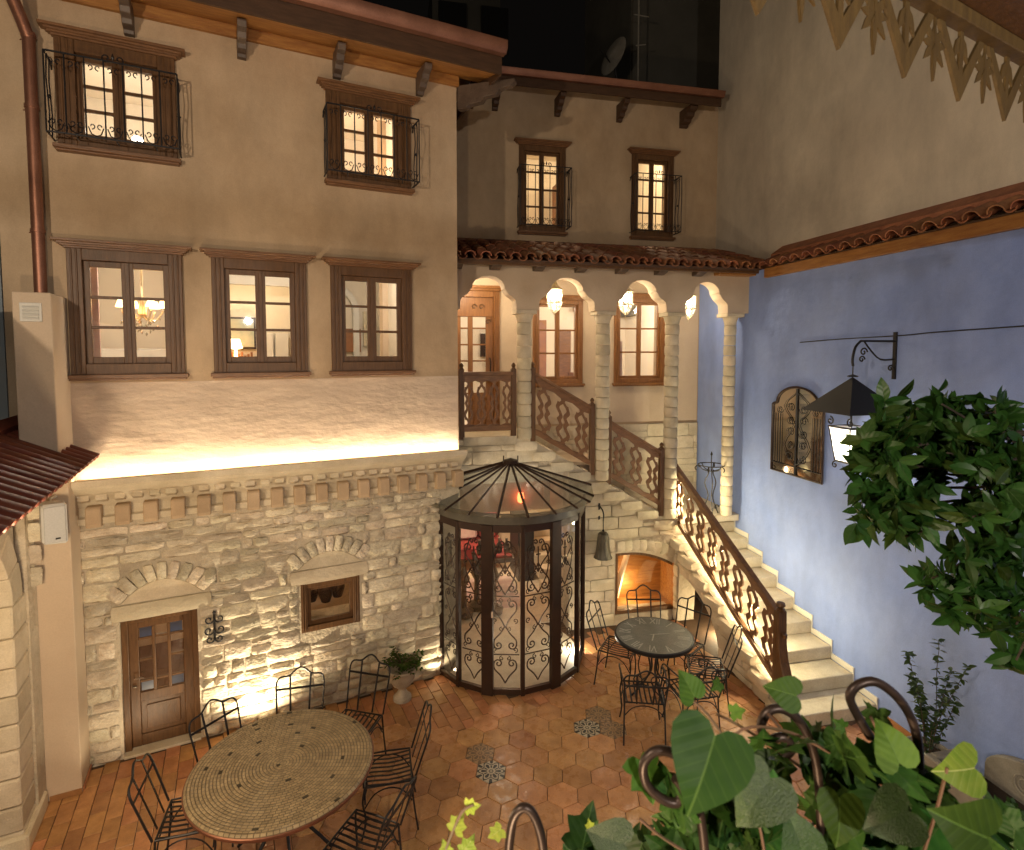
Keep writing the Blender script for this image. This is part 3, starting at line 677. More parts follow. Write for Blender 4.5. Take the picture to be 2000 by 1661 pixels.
# rooms behind the windows
def room(parent, x0, x1, y0, y1, z0, z1, mat='room'):
    m = MB(); m.box(x0, x1, y1, y1+.05, z0, z1).box(x0-.05, x0, y0, y1, z0, z1).box(x1, x1+.05, y0, y1, z0, z1).box(x0, x1, y0, y1, z0-.05, z0).box(x0, x1, y0, y1, z1, z1+.05)
    return m.build('room', M[mat], parent)
r1 = room(HA, -4.0, XR-.3, .17, 3.2, 3.05, 5.45); r2 = room(HA, -4.0, XR-.3, .17, 3.2, 5.75, 7.8)
for x0 in (-2.55, -1.35):
    MB().box(x0, x0+.1, .9, 3.19, 3.05, 5.44).build('partition', M['room'], HA)
for x, z, W_ in ((-3.2, 5.2, 30), (-1.95, 5.2, 24), (-.7, 5.2, 24), (-3.2, 7.5, 26), (-.9, 7.5, 24)):
    lamp('room_lamp', FA.w(x, 1.1, z+.2), W_*(.8 if z < 6 else .5), (1, .9, .76), .06)
# things seen inside: panelling, arch, picture, shelves, curtain
f = MB(); f.box(-2.3, -1.9, 3.12, 3.185, 4.25, 4.75); f.build('picture_frame', M['bronze'], HA); box(HA, 'picture_print', pmat('faded_landscape_print', (.3, .36, .3), (.5, .48, .38), 6, .7), -2.27, -1.93, 3.1, 3.118, 4.28, 4.72)
box(HA, 'shelf', M['roomwood'], -2.4, -1.5, 2.9, 3.18, 3.98, 4.04)
f = MB()
for i in range(9): f.box(-2.35+i*.045, -2.32+i*.045, 2.95, 3.1, 4.04, 4.14+.03*(i % 3))
tag(f.build('book', M['roomwood'], HA), kind='stuff')
arc = [(-.72+.34*cos(pi-pi*i/12), 4.9+.34*sin(pi-pi*i/12)) for i in range(13)]
f = MB(); f.strip([(-1.06, 3.06)]+arc+[(-.38, 3.06)], [(-1.16, 3.06)]+[(-.72+.44*cos(pi-pi*i/12), 4.9+.44*sin(pi-pi*i/12)) for i in range(13)]+[(-.28, 3.06)], 3.08, 3.19); f.build('room_arch', M['white'], HA)
box(HA, 'room_door', M['roomwood'], -1.04, -.86, 3.1, 3.18, 3.06, 4.7)
for x in (-3.75, -2.72): box(HA, 'curtain', M['fabric'], x, x+.16, .5, .54, 6.0, 7.6)
box(HA, 'wardrobe', M['roomwood'], -3.1, -2.8, 2.6, 3.1, 5.75, 6.7); box(HA, 'wardrobe', M['roomwood'], -.8, -.2, 2.6, 3.1, 5.75, 6.45)
f = MB(); f.lathe([(0, 0), (.22, .0), (.13, .18), (0, .2)], 14, (-.55, 1.8, 6.6)); f.build('lamp_shade', M['amber'], HA)
box(HA, 'ceiling_cove', M['bulb'] if 0 else emat('cove_glow', (1, .86, .62), 6), -2.4, -1.5, 2.6, 2.66, 5.28, 5.31)
box(HA, 'cove_board', M['white'], -2.44, -1.36, 2.5, 2.59, 5.2, 5.4)
for x in (-1.85, -1.62): box(HA, 'wardrobe_panel', M['white'], x, x+.2, 3.05, 3.17, 3.1, 4.5, .01)
MB().lathe([(0, 0), (.03, .01), (.02, .2), (.1, .22), (.06, .36), (0, .36)], 12, (-2.2, 2.85, 4.04)).build('lamp_shade', M['amber'], HA)
box(HA, 'picture_frame', M['bronze'], -3.0, -2.7, 3.12, 3.18, 4.3, 4.7); box(HA, 'sideboard', M['white'], -3.9, -2.6, 2.7, 3.1, 3.1, 4.25, .02)
for x in (-3.58, -2.82): box(HA, 'curtain', M['fabric'], x, x+.1, .3, .34, 3.2, 5.3)
box(HA, 'picture_frame', M['roomwood'], -.5, -.25, 3.12, 3.18, 4.2, 4.6); box(HA, 'mirror_frame', M['gold'], -.2, -.05, 3.12, 3.18, 4.3, 4.9)
for x, z in ((-3.3, 6.9), (-.75, 6.7)): MB().lathe([(0, 0), (.09, .0), (.05, .12), (0, .13)], 14, (x, 2.2, z)).build('lamp_shade', M['bulbw'], HA)
# dark cellar room behind the ground floor door and window
r3 = room(HA, -3.8, XR-.3, .55, 2.6, -.02, 2.3, 'cream')
lamp('cellar_lamp', FA.w(-2.9, 1.4, 1.9), 10, (1, .66, .34), .1); lamp('cellar_lamp', FA.w(-1.2, 1.6, 2.0), 5, (1, .66, .34), .1)
for i in range(4): MB().lathe([(.06, 0), (.1, .12), (.09, .3), (.03, .4), (.03, .5)], 10, (-1.55+i*.17, .95+.1*(i % 2), .85)).build('jar', M['bronze'], HA, smooth=40)
# chandelier in the first window
ch = at_frame(FA, 'chandelier', 'crystal chandelier with warm shades glowing behind the left window of the row', 'chandelier', -3.15, -.75, 0)
g = MB().tube([(0, 0, 4.75), (0, 0, 5.44)], .012, 6); g.lathe([(0, -.1), (.05, -.06), (.03, .1), (.0, .14)], 10, (0, 0, 4.68))
for i in range(6):
    a = i*pi/3; g.tube(smooth_path([(.02*cos(a), .02*sin(a), 4.6), (.12*cos(a), .12*sin(a), 4.55), (.2*cos(a), .2*sin(a), 4.66)]), .008, 5)
g.build('chandelier_frame', M['gold'], ch, smooth=40)
for i in range(6):
    a = i*pi/3; MB().lathe([(.055, 0), (.028, .08)], 10, (.2*cos(a), .2*sin(a), 4.7), cap=False).build('lamp_shade', M['amber'], ch)
cr = MB()
for i in range(60):
    a = i*.9; rr = .05+.17*(i % 4)/3; z = 4.62-.02*(i % 7)-.04*(1-rr/.25)*3; cr.lathe([(0, -.028), (.012, 0), (0, .02)], 4, (rr*cos(a), rr*sin(a), z))
tag(cr.build('crystal_drop', gmat('crystal', (1, .97, .9), .35, .05), ch), kind='stuff')
# pilaster / chase on the left
pl = at_frame(FA, 'plaster_chase', 'tall plaster box pier with a louvred vent near its top, left of the house windows', 'pier')
MB().box(-3.92, -3.655, -.66, -.125, 3.0, 4.71).build('upper_box', M['cream'], pl, bevel=.006)
MB().box(-3.95, -3.655, -.38, -.002, 0, 2.995).build('shaft', M['cream'], pl, bevel=.006)
box(pl, 'skirting', M['brick'], -3.65, -3.64, -.36, 0, 0, .05); box(pl, 'skirting', M['brick'], -3.9, -3.655, -.39, -.381, 0, .05)
v = MB().box(-3.87, -3.72, -.672, -.661, 4.46, 4.62); vent = v.build('vent', M['white'], pl, bevel=.003)
for i in range(4): MB().prism([(-.672, 4.49+i*.03), (-.69, 4.483+i*.03), (-.69, 4.488+i*.03), (-.672, 4.505+i*.03)], -3.85, -3.74, 'x').build('louvre', M['white'], vent)
# downpipe
dp = at_frame(FA, 'downpipe', 'copper rainwater pipe running down the far left of the ochre facade', 'pipe')
xp = -3.82
MB().tube([(xp, -.24, 4.7), (xp, -.24, 7.05)], .05, 12).build('pipe', M['copper'], dp, smooth=40)
MB().tube([(xp, -.24, 7.0), (xp-.03, -.3, 7.12), (xp-.14, yo-.08, 7.6)], .05, 12).build('elbow', M['copper'], dp, smooth=40)
for z in (7.02, 6.4, 5.3): MB().lathe([(.053, -.015), (.058, -.015), (.058, .015), (.053, .015)], 12, (xp, -.24, z)).tube([(xp, -.2, z), (xp-.09, -.12, z)], .006, 5).build('bracket', M['copper'], dp, smooth=40)
# wall ornament
on = at_frame(FA, 'wall_ornament', 'small black wrought iron scroll ornament on the rough stone by the low door', 'ornament', -2.51, .05, 1.22)
g = MB().tube([(0, 0, -.13), (0, 0, .17)], .012, 6); g.lathe([(0, -.02), (.02, 0), (0, .03)], 6, (0, -.01, .17))
for s in (1, -1):
    for z, r_ in ((.1, .05), (-.02, .055), (-.12, .045)): g.tube(scroll(s*r_, z, r_, 1.1, pi if s > 0 else 0, s, 12, -.015), .008, 5)
g.build('scrollwork', M['iron'], on, smooth=40)
# speaker
sp = at_frame(FA, 'wall_speaker', 'white plastic loudspeaker fixed high on the plaster pier beside the stone floor', 'loudspeaker', -3.72, .62, 2.7)
sp.rotation_euler.z = FA.rot+radians(18)
b_ = MB().prism([(-.09, -.17), (.09, -.19), (.09, .17), (-.09, .18)], -.09, .09); b_.build('cabinet', M['plastic'], sp, bevel=.02)
MB().box(-.075, .075, -.1, -.09, -.165, .155).build('front_mesh', pmat('speaker_mesh', (.5, .5, .49), (.42, .42, .41), 80, .6), sp, bevel=.008)
box(sp, 'badge', M['black'], .0, .035, -.104, -.1, -.135, -.12)
MB().tube([(0, .09, .1), (0, .2, .17), (.05, .24, .18)], .012, 6).build('bracket', M['plastic'], sp)

# ------------------------------------------------------------------ rear house with the porch, frame B
HB = at_frame(FB, 'porch_house', 'recessed two storey house with a stone columned porch over the stairs', 'house')
BY = 1.3                                   # back wall of the porch
def xb(px, py=600, d=0): return FB.at(px, py, d)[0]
pw = [(xb(1040, 650, -BY), xb(1137, 650, -BY), 3.66, 5.12), (xb(1199, 650, -BY), xb(1297, 650, -BY), 3.66, 5.3-.12)]
pd_ = (xb(893, 650, -BY)-.28, xb(975, 650, -BY), 2.97, 5.2)
uw = [(xb(1013, 380, -BY), xb(1103, 380, -BY), 6.2, 7.6), (xb(1233, 380, -BY), xb(1313, 380, -BY), 6.2, 7.6)]
holes = [(a+.07, b-.07, c+.07, d-.07) for a, b, c, d in pw+uw]+[(pd_[0]+.05, pd_[1]-.05, 2.97, pd_[3]-.05)]
wall(-5.6, .4, 1.5, 8.6, holes, BY, BY+.25).build('plaster_wall', M['plaster'], HB)
wall(-5.55, -.021, 2.97, 5.9, [(a-.0, b+.0, c, d) for a, b, c, d in pw]+[(pd_[0], pd_[1], 2.97, pd_[3])], BY-.006, BY-.001).build('porch_plaster', M['cream'], HB)
for a, b, c, d in pw: window(HB, a, b, c, d-.04, BY, cas=.085, crown=.06, wood='honey')
for a, b, c, d in uw: window(HB, a, b, c, d, BY, cas=.1, crown=.09, rows=4, grille=(6.26, 7.2), recess=.06)
# porch door: casing, two glazed leaves
dm = MB(); a, b, c, d = pd_
dm.box(b-.1, b, BY-.045, BY+.2, c, d).box(a, b-.1, BY-.044, BY+.2, d-.1, d).box(a, b+.03, BY-.08, BY, d, d+.04).box(a, b+.05, BY-.11, BY, d+.04, d+.08)
for k in (.02, .05, .08): dm.box(b-k-.012, b-k, BY-.058, BY-.045, c, d)
dr2 = dm.build('porch_door', M['honey'], HB, bevel=.004)
lf = MB(); lx1 = b-.1
lf.box(lx1-.12, lx1, BY+.02, BY+.07, c, d-.38).box(lx1-.42, lx1-.34, BY+.02, BY+.07, c, d-.38).box(lx1-.62, lx1-.54, BY+.021, BY+.069, c, d-.38).box(a, lx1, BY+.0, BY+.075, d-.42, d-.1)
for k in range(5): lf.box(lx1-.34, lx1-.12, BY+.03, BY+.06, 3.5+k*.27, 3.525+k*.27)
for k in range(5): lf.box(lx1-.54, lx1-.42, BY+.03, BY+.06, 3.5+k*.27, 3.525+k*.27)
lf.box(lx1-.34, lx1-.12, BY+.025, BY+.065, c, 3.5)
lf.build('door_leaf', M['honey'], dr2, bevel=.004)
for k in range(4):
    z = 3.525+k*.27
    MB().box(lx1-.34, lx1-.12, BY+.044, BY+.048, z, z+.245).build('pane', M['glass'], dr2); MB().box(lx1-.54, lx1-.42, BY+.044, BY+.048, z, z+.245).build('pane', M['glass'], dr2)
g = MB()
for s in (-.32, -.2): g.tube(scroll(lx1+s, d-.26, .05, 1, 0, 1, 12, BY-.01), .009, 5)
g.tube(scroll(lx1-.09, d-.5, .05, 1, 0, 1, 12, BY+.0), .009, 5); g.build('carved_scroll', M['wood'], dr2, smooth=40)
MB().tube([(lx1-.06, BY+.0, 3.75), (lx1-.06, BY-.06, 3.8), (lx1-.06, BY-.06, 4.05), (lx1-.06, BY, 4.1)], .012, 6).build('handle', M['bronze'], dr2, smooth=40)
# rooms
room(HB, -5.5, -.1, BY+.27, BY+3, 2.96, 5.6); room(HB, -5.5, -.1, BY+.27, BY+3, 5.9, 8.4)
for x, z, W_, c in ((-4.2, 5.3, 22, (1, .8, .56)), (-2.5, 5.2, 30, (1, .82, .6)), (-.9, 5.2, 34, (1, .84, .62)), (-3.0, 8.1, 34, (1, .8, .52)), (-.9, 8.1, 38, (1, .8, .52))):
    lamp('room_lamp', FB.w(x, BY+1.1, z), W_*.7, (1, .9, .76) if z < 6 else c, .06)
sh = box(HB, 'shutter', M['roomwood'], -3.25, -2.75, BY+2.6, BY+2.66, 3.2, 4.6)
MB().prism([(-3.25, 4.6)]+[(-3.0+.25*cos(pi-pi*i/8), 4.6+.22*sin(pi-pi*i/8)) for i in range(9)]+[(-2.75, 4.6)], BY+2.6, BY+2.66).build('shutter_top', M['roomwood'], HB)
for i in range(14): box(HB, 'slat', M['room'], -3.2, -2.8, BY+2.58, BY+2.6, 3.3+i*.085, 3.34+i*.085)
box(HB, 'room_door', M['roomwood'], -2.5, -2.05, BY+2.8, BY+2.9, 3.0, 4.9)
box(HB, 'curtain', M['fabric'], -1.55, -1.3, BY+.4, BY+.44, 3.1, 4.4)
box(HB, 'light_switch', M['bronze'], -.72, -.6, BY+2.95, BY+2.99, 3.9, 4.0)
box(HB, 'door_frame', M['honey'], -2.62, -2.52, BY+2.85, BY+2.95, 3.0, 5.0); box(HB, 'picture_frame', M['bronze'], -3.5, -3.3, BY+2.93, BY+2.98, 4.1, 4.6)
box(HB, 'tapestry', M['woodx'], -1.75, -1.45, BY+2.9, BY+2.95, 3.6, 4.7, .01); box(HB, 'sideboard', M['roomwood'], -1.5, -.9, BY+2.4, BY+2.9, 2.97, 3.75, .01)
for x in (-3.05, -1.0): box(HB, 'cornice_board', M['honey'], x-.4, x+.4, BY+2.8, BY+2.95, 5.1, 5.2, .01)
box(HB, 'wardrobe', M['roomwood'], -1.9, -1.5, BY+2.3, BY+2.9, 5.95, 7.8); box(HB, 'dresser', M['roomwood'], -3.2, -2.6, BY+2.3, BY+2.9, 5.95, 6.6)
# eaves of the rear house
yo2 = BY-.5
m = MB(); m.prism([(BY+.02, 8.55), (yo2, 8.33), (yo2, 8.36), (BY+.02, 8.58)], -5.0, .0, 'x'); m.build('soffit', M['darkwood'], HB)
m = MB(); m.prism([(yo2, 8.3), (yo2-.03, 8.3), (yo2-.03, 8.46), (yo2, 8.46)], -5.0, .02, 'x'); m.build('fascia', M['darkwood'], HB)
m = MB(); m.prism([(yo2-.03, 8.46), (yo2-.05, 8.42), (yo2-.1, 8.42), (yo2-.13, 8.46), (yo2-.14, 8.51), (yo2-.03, 8.52)], -5.0, .03, 'x'); m.build('gutter', M['copper'], HB, smooth=40)
m = MB(); m.prism([(BY+.02, 8.62), (yo2-.03, 8.47), (yo2-.03, 8.5), (BY+2.2, 9.4), (BY+2.2, 9.3)], -5.0, .02, 'x'); m.build('roof', M['darkwood'], HB)
for px in (920, 968, 1091, 1213, 1340):
    x = FB.at(px, 200, -BY+.1)[0]; corbel(HB, x, .09 if px < 1300 else .14, BY-.001, yo2+.12, 8.36, .26, M['darkwood'])
tl = MB()
for i in range(40):
    x = -4.9+i*.125
    tl.add([(x+.05*cos(pi*k/5), yo2-.02+q*.35, 8.53+q*.13+.035*sin(pi*k/5)) for q in (0, 1) for k in range(6)], [(k, k+1, k+7, k+6) for k in range(5)])
tag(tl.build('roof_tile', M['tile'], HB), kind='stuff')

# porch front: arcade wall with ogee arches
CZ = 4.80                                   # top of the capitals
cols = [(-3.555, 0), (-2.35, 0), (-1.225, 0), (-.23, 0)]
arches = [(-4.10, .40), (-2.95, .42), (-1.79, .40), (-.72, .36)]
def arch_pts(cx, hw):
    """left foot up over the crown to the right foot (x,z)"""
    half = [(hw, CZ+.0), (hw-.01, CZ+.13), (hw*.82, CZ+.185), (hw*.72, CZ+.215), (hw*.62, CZ+.275), (hw*.6, CZ+.285)]
    rc = hw*.58
    crown = [(rc*cos(pi*i/2/7), CZ+.29+(.175)*sin(pi*i/2/7)) for i in range(8)]
    L = smooth_path(half, 2)+crown
    return [(cx-x, z) for x, z in L]+[(cx+x, z) for x, z in L[::-1][1:]]
pts = [(-4.62, CZ)]
for cx, hw in arches: pts += arch_pts(cx, hw)
pts += [(-.0, CZ)]
pts = [p for p in pts if p[0] <= .0]
top = [(x, 5.50) for x, z in pts]
m = MB(); m.strip(top, pts, -.13, .13); m.build('arcade_wall', M['cream'], HB)
MB().box(-4.62, .0, -.02, .12, 5.50, 5.62).build('arcade_top', M['cream'], HB)
# porch ceiling, beam, corbels, roof tiles
MB().prism([(.13, 5.52), (BY, 5.8), (BY, 5.83), (.13, 5.55)], -5.2, -.0, 'x').build('porch_ceiling', M['room'], HB)
MB().box(-4.66, .55, -.36, -.28, 5.385, 5.44).build('eaves_beam', M['wood'], HB, bevel=.004)
MB().prism([(-.36, 5.42), (-.38, 5.455), (BY, 5.96), (BY, 5.93), (-.3, 5.44)], -4.68, .5, 'x').build('roof_boarding', M['darkwood'], HB)
MB().prism([(BY-.16, 5.93), (BY-.15, 5.99), (BY-.005, 6.05), (BY-.005, 5.95)], -4.7, -.02, 'x').build('flashing', M['redtile'], HB)
for i in range(7):
    x = (-4.55, -4.02, -3.4, -2.78, -2.16, -1.54, -.92)[i]
    m = MB().prism([(-.13, 5.5), (-.13, 5.34), (-.2, 5.335), (-.3, 5.36), (-.35, 5.39), (-.35, 5.44)], x-.07, x+.07, 'x'); m.build('corbel', M['greywood'], HB, bevel=.006)
box(HB, 'corbel', M['pine'], -.62, .0, -.3, -.135, 5.36, 5.44, .006)
def tilem(L=.44, r=.078, up=1, wid=pi):
    m = MB(); seg = 7; t = .014
    for yy, rr in ((0, r), (L, r*.86)):
        for q in (0, 1):
            for k in range(seg+1):
                a = wid*k/seg; R_ = rr-q*t; m.v.append((R_*cos(a), yy, up*R_*sin(a)*.85))
    n = seg+1
    for k in range(seg):
        m.f += [(k, k+1, 2*n+k+1, 2*n+k), (n+k, 3*n+k, 3*n+k+1, n+k+1), (k, n+k, n+k+1, k+1)]
    m.f += [(0, 2*n, 3*n, n), (seg, n+seg, 3*n+seg, 2*n+seg)]
    return m
slope = math.atan2(.52, 1.66)
t0 = tilem().build('roof_tile', M['tile'], HB, smooth=45); first = True; ntile = 0; under = MB()
i = 0; x = -4.6
while x < .42:
    for k in range(4):
        y = -.44+k*.4*cos(slope); z = 5.47+k*.4*sin(slope)+.012*k*0+.012
        o = t0 if first else link_copy(t0, HB); first = False
        o.location = (x+random.uniform(-.006, .006), y, z); o.rotation_euler = (slope-.02, 0, random.uniform(-.02, .02)); ntile += 1
    u = tilem(1.75, .066, -1); under.add([(q[0]+x+.103, -.42+q[1]*cos(slope)-q[2]*sin(slope), 5.49+q[1]*sin(slope)+q[2]) for q in u.v], u.f)
    x += .206
tag(under.build('gutter_tile', M['tile'], HB, smooth=45), kind='stuff')
# columns of stone drums with flared capitals
def column(x, zb, name, label, y=0, r=.105):
    c = at_frame(FB, name, label, 'column', x, -y, 0)
    z = zb; k = 0; n = max(8, int((4.62-zb)/.155)); h = (4.62-zb)/n
    for k in range(n):
        rr = r*random.uniform(.97, 1.03); prof = [(0, .002), (rr-.008, .003), (rr, .016), (rr+.003, h*.5), (rr, h-.016), (rr-.008, h-.003), (0, h-.002)]
        MB().lathe(prof, 18, cap=False).build('drum', M['ashlar'], c, smooth=40, loc=(random.uniform(-.002, .002), 0, z), rot=(0, 0, random.uniform(0, 6))); z += h
    cap = MB(); cap.lathe([(0, z), (r*1.0, z), (r*1.02, z+.03), (r*1.2, z+.09), (r*1.32, z+.12)], 18)
    cap.box(-.15, .15, -.15, .15, z+.12, CZ-.002); cap.build('capital', M['ashlar'], c, smooth=40, bevel=.006)
    return c
def zs_(x): return 1.58+.588*max(0, min(2.3, (-1.12-x)))       # slope line of the upper flight
column(cols[0][0], 2.94, 'stone_column', 'leftmost stone drum column of the porch, beside the level balustrade')
column(cols[1][0], 2.27, 'stone_column', 'second stone drum column of the porch, between the two sloping balustrades')
column(cols[2][0], 1.62, 'stone_column', 'third stone drum column of the porch, at the turn of the stairs')
column(cols[3][0], 1.6, 'stone_column', 'rightmost stone drum column of the porch, against the blue wall', r=.09)
# stone base wall with the booth opening, niche, and the upper flight
ST = at_frame(FB, 'stone_staircase', 'pale stone staircase turning along the blue wall up to the porch', 'staircase')
nic = (-2.11, -1.14, .14, 1.12)
bo_ = (-4.5, -2.86, -.05, 2.3)
wall(bo_[1], -1.14, -.05, 1.56, [(nic[0], nic[1], nic[2], nic[3])], 0, .3).build('base_wall', M['mortar'], ST); box(ST, 'base_wall', M['mortar'], -4.62, bo_[0], 0, .3, -.05, 1.558)
MB().prism([(-4.62, 1.56), (-4.5, 1.56), (-4.5, 2.3), (-2.86, 2.3), (-2.86, 1.562), (-1.14, 1.562), (-3.42, 2.9), (-4.62, 2.9)], 0, .3).build('base_wall', M['mortar'], ST)
def ztop(x): return 2.86 if x < -3.4 else zs_(x)-.06
blocked = [(-4.62, -2.86, -.1, 2.28), (nic[0]-.02, nic[1]+.3, nic[2]-.02, nic[3]+.18)]
rubble(ST, -4.6, -1.16, 0, 2.9, blocked, hmin=.15, hmax=.21, wmin=.25, wmax=.6, rough=.012, dep=.022, mat=M['ashlar'], zmax=ztop)
# segmental arch over the niche
acx, ahw = -1.66, .62
for i in range(8):
    t = (i+.5)/8; x = nic[0]+.02+ (nic[1]-nic[0])*t; u = (x-(nic[0]+.28))/.9; z = nic[3]+.09-.27*max(0, u)**2*1.1
    stone(ST, x, -.006, z+.02, .13, .16, .03, M['ashlar'], .01, math.atan(.29*u))
pts = [(nic[0]-.0+(nic[1]-nic[0])*i/12, nic[3]-.0-.36*max(0, (i/12-.2))**2) for i in range(13)]
m = MB(); m.strip([(x, nic[3]+.02) for x, z in pts], pts, -.012, .28); m.build('niche_arch', M['ashlar'], ST)
NI = at_frame(FB, 'niche_window', 'brown framed arched window glowing amber low in the wall under the stairs', 'window', 0, 0, 0)
m = MB(); m.strip([(x, z-.003) for x, z in pts], [(x, z-.05) for x, z in pts], .02, .08); m.box(nic[0], nic[0]+.05, .02, .08, nic[2], nic[3]-.05).box(nic[0]+.05, nic[1], .021, .079, nic[2], nic[2]+.06).build('frame', M['wood'], NI, bevel=.003)
MB().add([(nic[0], .05, nic[2]), (nic[1], .05, nic[2]), (nic[1], .05, .86), (nic[0], .05, 1.09)], [(0, 1, 2, 3)]).build('pane', M['glass'], NI)
MB().box(nic[0]-.3, nic[1]+.3, .8, .85, 0, 1.4).box(nic[0]-.35, nic[0]-.3, .3, .8, 0, 1.4).box(nic[1]+.2, nic[1]+.25, .3, .8, 0, 1.4).box(nic[0]-.3, nic[1]+.2, .3, .8, 0, .05).box(nic[0]-.3, nic[1]+.2, .31, .8, 1.35, 1.4).build('niche_lining', M['pine'], NI)
MB().tube([(-1.8, .7, .1), (-1.72, .68, .5), (-1.55, .7, 1.0)], .05, 8).build('pipe', M['room'], NI)
lamp('niche_lamp', FB.w(-1.6, .6, .3), 5, (1, .72, .35), .03)
lamp('niche_lamp', FB.w(-1.95, .55, 1.1), 4, (1, .6, .25), .03)
# capping stones that step down under the balustrades
for i in range(9):
    x = -1.2-.277*i; z = 1.6+.163*i
    if z > 2.96: break
    stone(ST, x-.12, .0, z-.07, .34, .13, .05, M['ashlar'], .008, name='capping_stone')
    box(ST, 'step', M['tread'], x-.29, x+.03, .02, BY-.01, z-.163, z, .006)
    box(ST, 'skirting', M['ashlar'], x-.277, x, BY-.03, BY-.008, z, z+.2, .003)
box(ST, 'porch_floor', M['tread'], -5.2, -3.42, -.03, BY, 2.88, 2.955, .006)
box(ST, 'porch_kerb', M['ashlar'], -4.45, -3.68, -.055, -.031, 2.87, 2.99)
wall(-2.9, -.02, 1.6, 2.93, [], BY-.045, BY-.01).build('dado', M['mortar'], ST)
rubble(ST, -2.5, -.02, 1.62, 2.93, [], y=BY-.045, hmin=.17, hmax=.25, wmin=.3, wmax=.6, rough=.005, dep=.012, mat=M['ashlar'])
box(ST, 'landing', M['tread'], -1.15, -.01, -.02, BY-.01, 1.5, 1.6, .006)

# lower flight, frame C (built in B's staircase object through world positions)
SC_ = at_frame(FC, 'lower_stair_flight', 'lower flight of travertine steps rising beside the blue wall, white stepped skirting', 'stairs')
RUN, RISE, WID = .35, .165, 1.13
for k in range(1, 10):
    s = .49+RUN*(k-1); z = RISE*k-.03
    box(SC_, 'step', M['tread'], -s-RUN-.03, -s+.02, -WID, -.02, z-.16, z, .008)
    stone(SC_, -s-RUN/2, -WID+.02, z-.065, RUN+.05, .13, .085, M['ashlar'], .012, name='step_end')
    box(SC_, 'skirting', M['white'], -s-RUN+.0, -s+.025, -.019, -.001, z+.001, z+.075, .002)
    box(SC_, 'skirting', M['white'], -s+.0, -s+.026, -.018, -.002, z-RISE, z+.0, .002)
# side wall with an arched opening at the far end
def zl(x): return max(.05, RISE*math.floor((-x-.49)/RUN+1)-.16)
ax0, ax1 = -3.06, -1.96
side = [(-.52, 0), (-.52, .0)]
top = []; bot = []
n = 60
for i in range(n+1):
    x = -3.22+(3.22-.52)*i/n
    top.append((x, max(.02, (RISE*((-x-.49)/RUN+.55))-.06)))
    bot.append((x, .78*sqrt(max(0, 1-((x-ax0-.02)/(ax1-ax0))**2)) if ax0 <= x <= ax1 else 0.0))
bot = [(x, min(z, t[1]-.03)) for (x, z), t in zip(bot, top)]
MB().strip(top, bot, -WID+.02, -WID+.3).build('side_wall', M['mortar'], SC_)
rubble(SC_, -3.2, -.56, 0, 1.4, [(ax0-.02, ax1*1.0-.12, -.1, .62), (ax0-.02, ax1+.02, -.1, .3), (ax0, -2.4, .6, .78)], y=-WID+.02, hmin=.15, hmax=.2, wmin=.22, wmax=.5, rough=.008, dep=.02, mat=M['ashlar'],
       zmax=lambda x: max(0, RISE*((-x-.49)/RUN+.4)-.06))
MB().prism([(-3.2,0),(-1.6,0),(-1.6,.3),(-3.2,1.0)], -.3, -.25).build('vault_back', M['cream'], SC_)
lamp('vault_lamp', FC.w(-2.55, -.7, .12), 9, (1, .84, .5), .03)

# ------------------------------------------------------------------ blue boundary wall and beige building, frame C
BW_ = at_frame(FC, 'blue_courtyard_wall', 'tall blue limewashed courtyard wall on the right topped by a clay tile coping', 'wall')
wall(-4.49, 7.0, -.05, 5.43, [], 0, .3).build('wall_face', M['blue'], BW_)
MB().box(-2.62, 7.0, -.07, -.002, 5.29, 5.42).build('coping_beam', M['pine'], BW_, bevel=.005)
MB().box(-2.62, 7.0, -.06, .25, 5.421, 5.44).build('coping_board', M['darkwood'], BW_)
MB().prism([(.1, 5.56), (.1, 5.65), (.296, 5.78), (.296, 5.6)], -2.7, 7.0, 'x').build('flashing', M['tile'], BW_)
MB().box(-.45, 7, -.012, -.001, 0, .075).build('skirting', M['brick'], BW_)
tc_ = tilem(.34, .085).build('roof_tile', M['tile'], BW_, smooth=45); first = True
for i in range(26):
    o = tc_ if first else link_copy(tc_, BW_); first = False
    o.location = (-2.55+i*.215+random.uniform(-.008, .008), -.13, 5.455); o.rotation_euler = (.42, 0, random.uniform(-.03, .03))
u = MB()
for i in range(26):
    q = tilem(.3, .06, -1); u.add([(a+-2.55+i*.215+.107, b-.1, c+5.48+b*.42) for a, b, c in q.v], q.f)
tag(u.build('gutter_tile', M['tile'], BW_, smooth=45), kind='stuff')
BE = at_frame(FC, 'beige_building', 'plain beige rendered building rising behind the blue wall', 'building')
wall(-4.5, 8, 5.4, 13, [], .3, .6).build('wall_face', M['beige'], BE)
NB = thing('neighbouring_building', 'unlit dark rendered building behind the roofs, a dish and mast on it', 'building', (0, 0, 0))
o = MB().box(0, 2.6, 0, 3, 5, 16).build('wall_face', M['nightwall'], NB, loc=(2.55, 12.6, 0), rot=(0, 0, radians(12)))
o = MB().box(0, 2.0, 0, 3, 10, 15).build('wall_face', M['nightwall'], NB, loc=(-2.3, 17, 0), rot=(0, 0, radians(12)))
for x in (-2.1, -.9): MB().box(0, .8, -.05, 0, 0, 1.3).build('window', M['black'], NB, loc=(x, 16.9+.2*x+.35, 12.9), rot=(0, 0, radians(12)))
DI = thing('satellite_dish', 'pale satellite dish on the dark roof behind the rear gutter', 'dish', onY(1198, 110, 11.6))
MB().lathe([(0, .06), (.2, .035), (.36, 0), (.37, 0), (.2, .05), (0, .075)], 20, cap=False).build('dish', M['greystone'], DI, smooth=60, rot=(radians(75), 0, radians(-62)))
